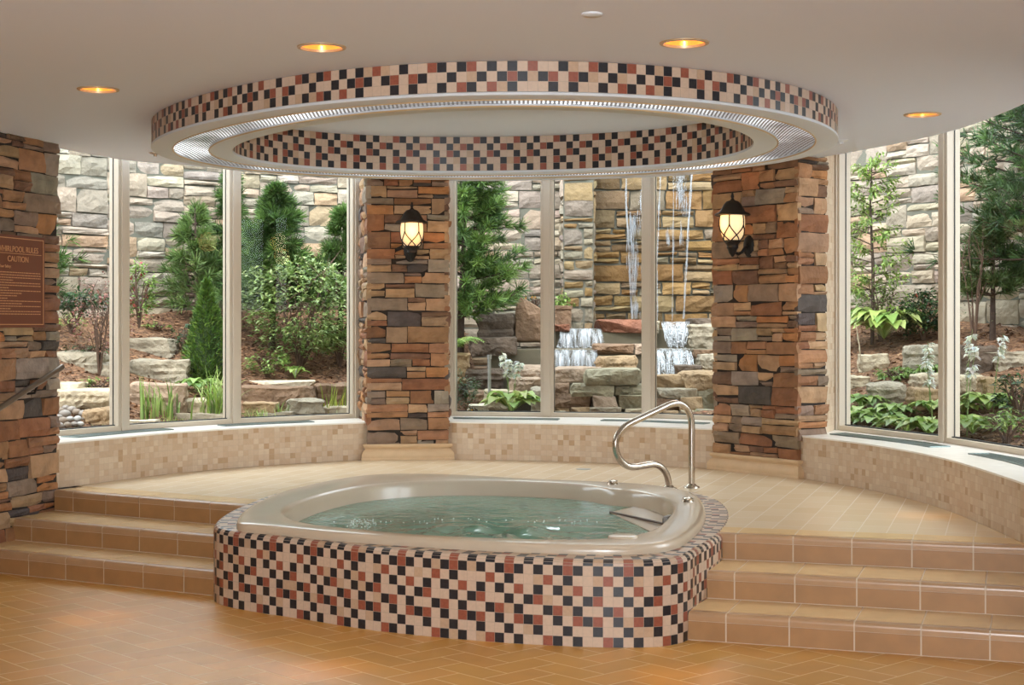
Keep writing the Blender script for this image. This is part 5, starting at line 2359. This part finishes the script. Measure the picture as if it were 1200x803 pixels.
b = Vector(((268 - 600) / F * 17.3, 17.3, gz((268 - 600) / F * 17.3, 17.3)))
pine('narrow pine behind the second mullion', b, 1.65, .42, 53, PG, 11, 5, 7, 16, start=.2)
b = Vector(((398 - 600) / F * 17.3, 17.3, gz((398 - 600) / F * 17.3, 17.3)))
pine('pine with loose branches beside the middle pillar', b, 1.5, .6, 54, [(94, 126, 58), (78, 108, 48), (114, 146, 72)], 11, 5, 8, 16, start=.25)
b = g(352, 434)
shrub('broad leafy shrub with layered green leaves in the third pane', b, hpx(72, b.y), .5, hpx(138, b.y), 3600, .075, [(132, 158, 82), (156, 180, 104), (104, 132, 66), (176, 196, 128)], 55, low=.08, layer=1, stems=11, lw=.42)
b = g(314, 443)
shrub('low green bush right of the second mullion', b, .25, .2, .28, 420, .05, LG, 56)
b = g(398, 430)
shrub('light green shrub beside the middle pillar', b, .2, .2, .6, 420, .055, LG, 57)
hosta('small upright leafy plant on the mulch of the third pane', g(346, 446), .19, 9, LG, 58, rise=1.2)
hosta('leafy hosta between the spruce and the iris', g(232, 462), .26, 22, LG, 59, rise=.9)
grass('tall iris leaves right of the first mullion', g(172, 492), .44, 26, LG, 60, .14, .018, .22, 'iris_clump')
grass('leaning iris leaves in the middle of the second pane', g(200, 490), .42, 24, LG, 61, .2, .018, .4, 'iris_clump')
grass('arching daylily leaves left of the second mullion', g(256, 490), .56, 90, YG, 62, .16, .02, .6, 'daylily')
grass('low grass tuft under the leaning iris', g(200, 497), .12, 60, YG, 63, .2, .008, .6)
grass('low grass tuft left of the daylily', g(240, 495), .12, 50, YG, 64, .16, .008, .6)
grass('low grass at the foot of the first pane', g(108, 503), .08, 80, LG, 65, .5, .008, .6)
grass('grass tuft right of the second mullion', g(302, 490), .14, 60, YG, 66, .2, .009, .6)
grass('upright grass tuft before the reddish ledge', g(330, 488), .2, 26, LG, 67, .1, .01, .5)
grass('yellow iris leaves beside the middle pillar', g(391, 486), .33, 22, [(196, 190, 70), (166, 180, 70), (140, 166, 70)], 68, .2, .016, .2, 'iris_clump')
grass('white edged grass beside the middle pillar', g(407, 490), .16, 40, [(196, 210, 170), (140, 170, 100)], 69, .16, .009, .5)

# ---- middle bay
b = Vector(((538 - 600) / F * 17.4, 17.4, 1.25))
pine('big spreading pine right of the middle pillar', b, 2.5, .98, 70, [(80, 112, 46), (100, 134, 58), (64, 94, 40), (122, 154, 72)], 20, 9, 11, 18, start=.2, power=.55, sparse=.15)
fern('bright fern beside the middle pillar', at_y(531, 410, 16.3), .34, 18, YG, 71)
b = at_y(528, 488, 15.2)
shrub('dark green shrub low beside the middle pillar', b, .3, .22, .44, 1100, .035, [(78, 104, 50), (60, 86, 42)], 72)
shrub('yellow marigold clump low in the middle bay', at_y(556, 488, 15.2), .06, .05, .08, 60, .025, LG, 73, name='marigold', cat='plant', flowers=((250, 190, 40), 8, .022))
hosta('hosta with white flower stalks in the middle bay', at_y(600, 486, 15.3), .36, 34, YG, 74, flowers=3, fh=.62, rise=.95, name='flowering_hosta')
t = thing('pipe', 'thin white pipe behind the hosta flowers', 'pipe', tuple(at_y(573.5, 460, 15.6)))
mb = MB()
mb.tube([at_y(573.5, 462, 15.6), at_y(573.5, 418, 15.6)], .016, 12)
mb.build('pipe_shaft', mat('white_pipe', srgb(150, 148, 142), .5), t, smooth=True)
mb = MB()
mb.tube([at_y(573.5, 421, 15.6), at_y(573.5, 416, 15.6)], .022, 12)
mb.build('pipe_cap', mat('white_pipe', srgb(150, 148, 142), .5), t, smooth=True)
# potted plant at the pier
t = thing('planter', 'brown stone planter with green leaves at the pier foot', 'planter', tuple(at_y(659, 380, 18.1)))
mb = MB()
q0, q1 = at_y(647, 379, 18.1), at_y(669, 360, 18.1)
mb.box(q0.x, q1.x, 17.95, 18.25, 1.62, q1.z)
mb.box(q0.x - .015, q1.x + .015, 17.935, 18.265, q1.z - .03, q1.z + .015)
mb.build('pot', RK['b'], t, bevel=.008)
fo = MB()
rngp = random.Random(75)
for _ in range(130):
    leaf(fo, Vector(((q0.x + q1.x) / 2 + rngp.gauss(0, .06), 18.1 + rngp.gauss(0, .06), q1.z + abs(rngp.gauss(0, .07)))), rdir(rngp), Vector((0, 0, 1)), .06, .035, shade(rngp, LG[rngp.randrange(4)]))
fo.build('leaves', LEAF, t)
shrub('yellow flowering plant behind the tall slab', at_y(627, 364, 17.8), .1, .1, .18, 120, .03, DG, 76, name='marigold', cat='plant', flowers=((246, 176, 40), 10, .026))
grass('grass tuft beside the right pillar behind the rail', at_y(832, 490, 15.3), .13, 70, LG, 77, .3, .008, .5)

# ---- right bay
b = g(1022, 404)
sapling('tall slender light green tree right of the right pillar', b, 2.0, .52, 80, [(140, 168, 76), (114, 146, 62), (164, 190, 98)])
shrub('feathery green shrub at the foot of the slender tree', b + Vector((.1, .05, 0)), .32, .25, .75, 900, .04, [(120, 150, 68), (98, 128, 56)], 81, lw=.35)
hosta('large yellow green hosta below the slender tree', g(1030, 404) + Vector((.03, -.1, .04)), .56, 70, YG, 82, rise=.9, lw=.34)
shrub('dark shrub with red blooms left of the right mullion', g(1082, 398), .3, .25, .48, 1500, .06, DG, 83, flowers=((170, 40, 40), 7, .03))
t = thing('astilbe', 'red plumed astilbe behind the yellow green hosta', 'plant', tuple(g(1056, 396)))
mb, fl = MB(), MB()
b = g(1056, 396)
mb.tube([b, b + Vector((0, 0, .36))], .004, 5)
for k in range(70):
    u = rngp.random()
    leaf(fl, b + Vector((rngp.gauss(0, .018 * (1.2 - u)), rngp.gauss(0, .018), .2 + .2 * u)), rdir(rngp), Vector((0, 0, 1)), .025, .014, shade(rngp, (190, 40, 44)))
mb.build('stem', TWIG, t)
fl.build('plume', LEAF, t)
for k, (px, py, R_, lb, nf) in enumerate([(1002, 500, .30, 'low hosta beside the right jamb', 0), (1030, 506, .32, 'low hosta left in the right bay', 0), (1062, 512, .30, 'low hosta in the middle of the right pane', 0), (1088, 514, .30, 'pale low hosta beside the right mullion', 1),
                                          (1010, 482, .28, 'hosta behind the low hosta of the right jamb', 0), (1048, 494, .26, 'dark hosta between two pale hostas', 0), (1090, 486, .22, 'small pale hosta above the sill left of the right mullion', 1),
                                          (1140, 512, .30, 'hosta with a white flower stalk right of the right mullion', 1), (1158, 484, .30, 'pale hosta with a tall white flower stalk', 1), (1128, 488, .24, 'hosta close to the right mullion', 1)]):
    q = g(px, py)
    hosta(lb, q, R_, 26, LG if k in (5, 1, 4) else YG, 84 + k, rise=.8, flowers=nf, fh=.62 + .1 * (k > 6), group=None)
for k, (px, py, rx, h_, lb) in enumerate([(1180, 520, .3, .3, 'leafy ground plant at the right edge of the photo'), (1195, 490, .25, .35, 'dark leafy plant behind the ground plant at the right edge'), (1086, 442, .14, .1, 'small ground plant on the mulch beside the squared block'), (1050, 446, .2, .1, 'low ground plant under the long pale stone')]):
    shrub(lb, g(px, py), rx, .2, h_, 320, .06, DG if k == 1 else LG, 110 + k, name='ground_cover', cat='plant')
b = g(1163, 398)
t_ = pine('young pine with a thin trunk right of the right mullion', b, 1.3, .5, 120, [(84, 106, 54), (98, 120, 64), (70, 90, 46)], 9, 6, 7, 16, start=.3)
b = Vector((1240 - 600, F, 0)) * (15.0 / F)
b.z = gz(b.x, b.y)
pine('large overhanging pine at the right edge of the photo', b, 2.9, 1.4, 121, [(70, 102, 50), (88, 122, 62), (56, 84, 42)], 17, 8, 10, 18, start=.25, power=.5)
b = g(1142, 410)
shrub('thin bare tree with brown twigs in front of the right garden wall', b, .25, .2, 1.35, 160, .035, [(120, 92, 76), (98, 110, 66)], 122, name='bare_sapling', cat='tree', stems=5)
# ================================================================== light
w = bpy.data.worlds.new('world')
scene.world = w
w.use_nodes = True
bg = w.node_tree.nodes['Background']
bg.inputs['Color'].default_value = (.88, .97, 1.05, 1)
bg.inputs['Strength'].default_value = 6.5


def lamp(kind, name, loc, energy, col, rot=(0, 0, 0), **kw):
    l = bpy.data.lights.new(name, kind)
    l.energy = energy
    l.color = col
    for k, v in kw.items():
        setattr(l, k, v)
    o = bpy.data.objects.new(name, l)
    COL.objects.link(o)
    o.location = loc
    o.rotation_euler = rot
    return o


lamp('SUN', 'sun', (0, 0, 20), 3.2, (1., .90, .86), (math.radians(32), math.radians(-16), 0), angle=math.radians(14))
WARM = srgb(255, 234, 206)
for k, c_ in enumerate(CAN_XY + FILL_XY):
    lamp('SPOT', 'downlight_or_fill_beam', (c_.x, c_.y, CZ - .012), 34 if k < 4 else 12, WARM, (0, 0, 0), spot_size=math.radians(100), spot_blend=1., shadow_soft_size=.08)  # seen downlights first, then the added fill lamps
for k, c_ in enumerate(CAN_XY):
    lamp('SPOT', 'downlight_core', (c_.x, c_.y, CZ - .012), 90, srgb(255, 188, 84), (0, 0, 0), spot_size=math.radians(13), spot_blend=1., shadow_soft_size=.05)
# the photographer's flash, just above the lens
lamp('SPOT', 'camera_flash', (.02, -.05, 1.82), 1000, (.95, .99, 1.04), (math.radians(90), 0, 0), spot_size=math.radians(70), spot_blend=.6, shadow_soft_size=.03)

# ================================================================== camera
cam = bpy.data.cameras.new('camera')
co = bpy.data.objects.new('camera', cam)
COL.objects.link(co)
co.location = (0, 0, H)
co.rotation_euler = (PI / 2, 0, 0)
cam.sensor_width = 36
cam.lens = F / 1200 * 36
cam.shift_y = (YH - 401.5) / 1200
cam.clip_start = .05
cam.clip_end = 200
scene.camera = co
scene.view_settings.view_transform = 'Standard'
scene.view_settings.look = 'None'
scene.view_settings.exposure = 0
scene.view_settings.gamma = 1
scene.view_settings.use_curve_mapping = False
scene.cycles.use_denoising = True
scene.cycles.max_bounces = 8
scene.cycles.diffuse_bounces = 4
scene.cycles.transparent_max_bounces = 16
scene.cycles.sample_clamp_indirect = 6
scene.cycles.caustics_reflective = False
scene.cycles.caustics_refractive = False
for o in bpy.data.objects:
    if '_o' in o.keys():
        del o['_o']
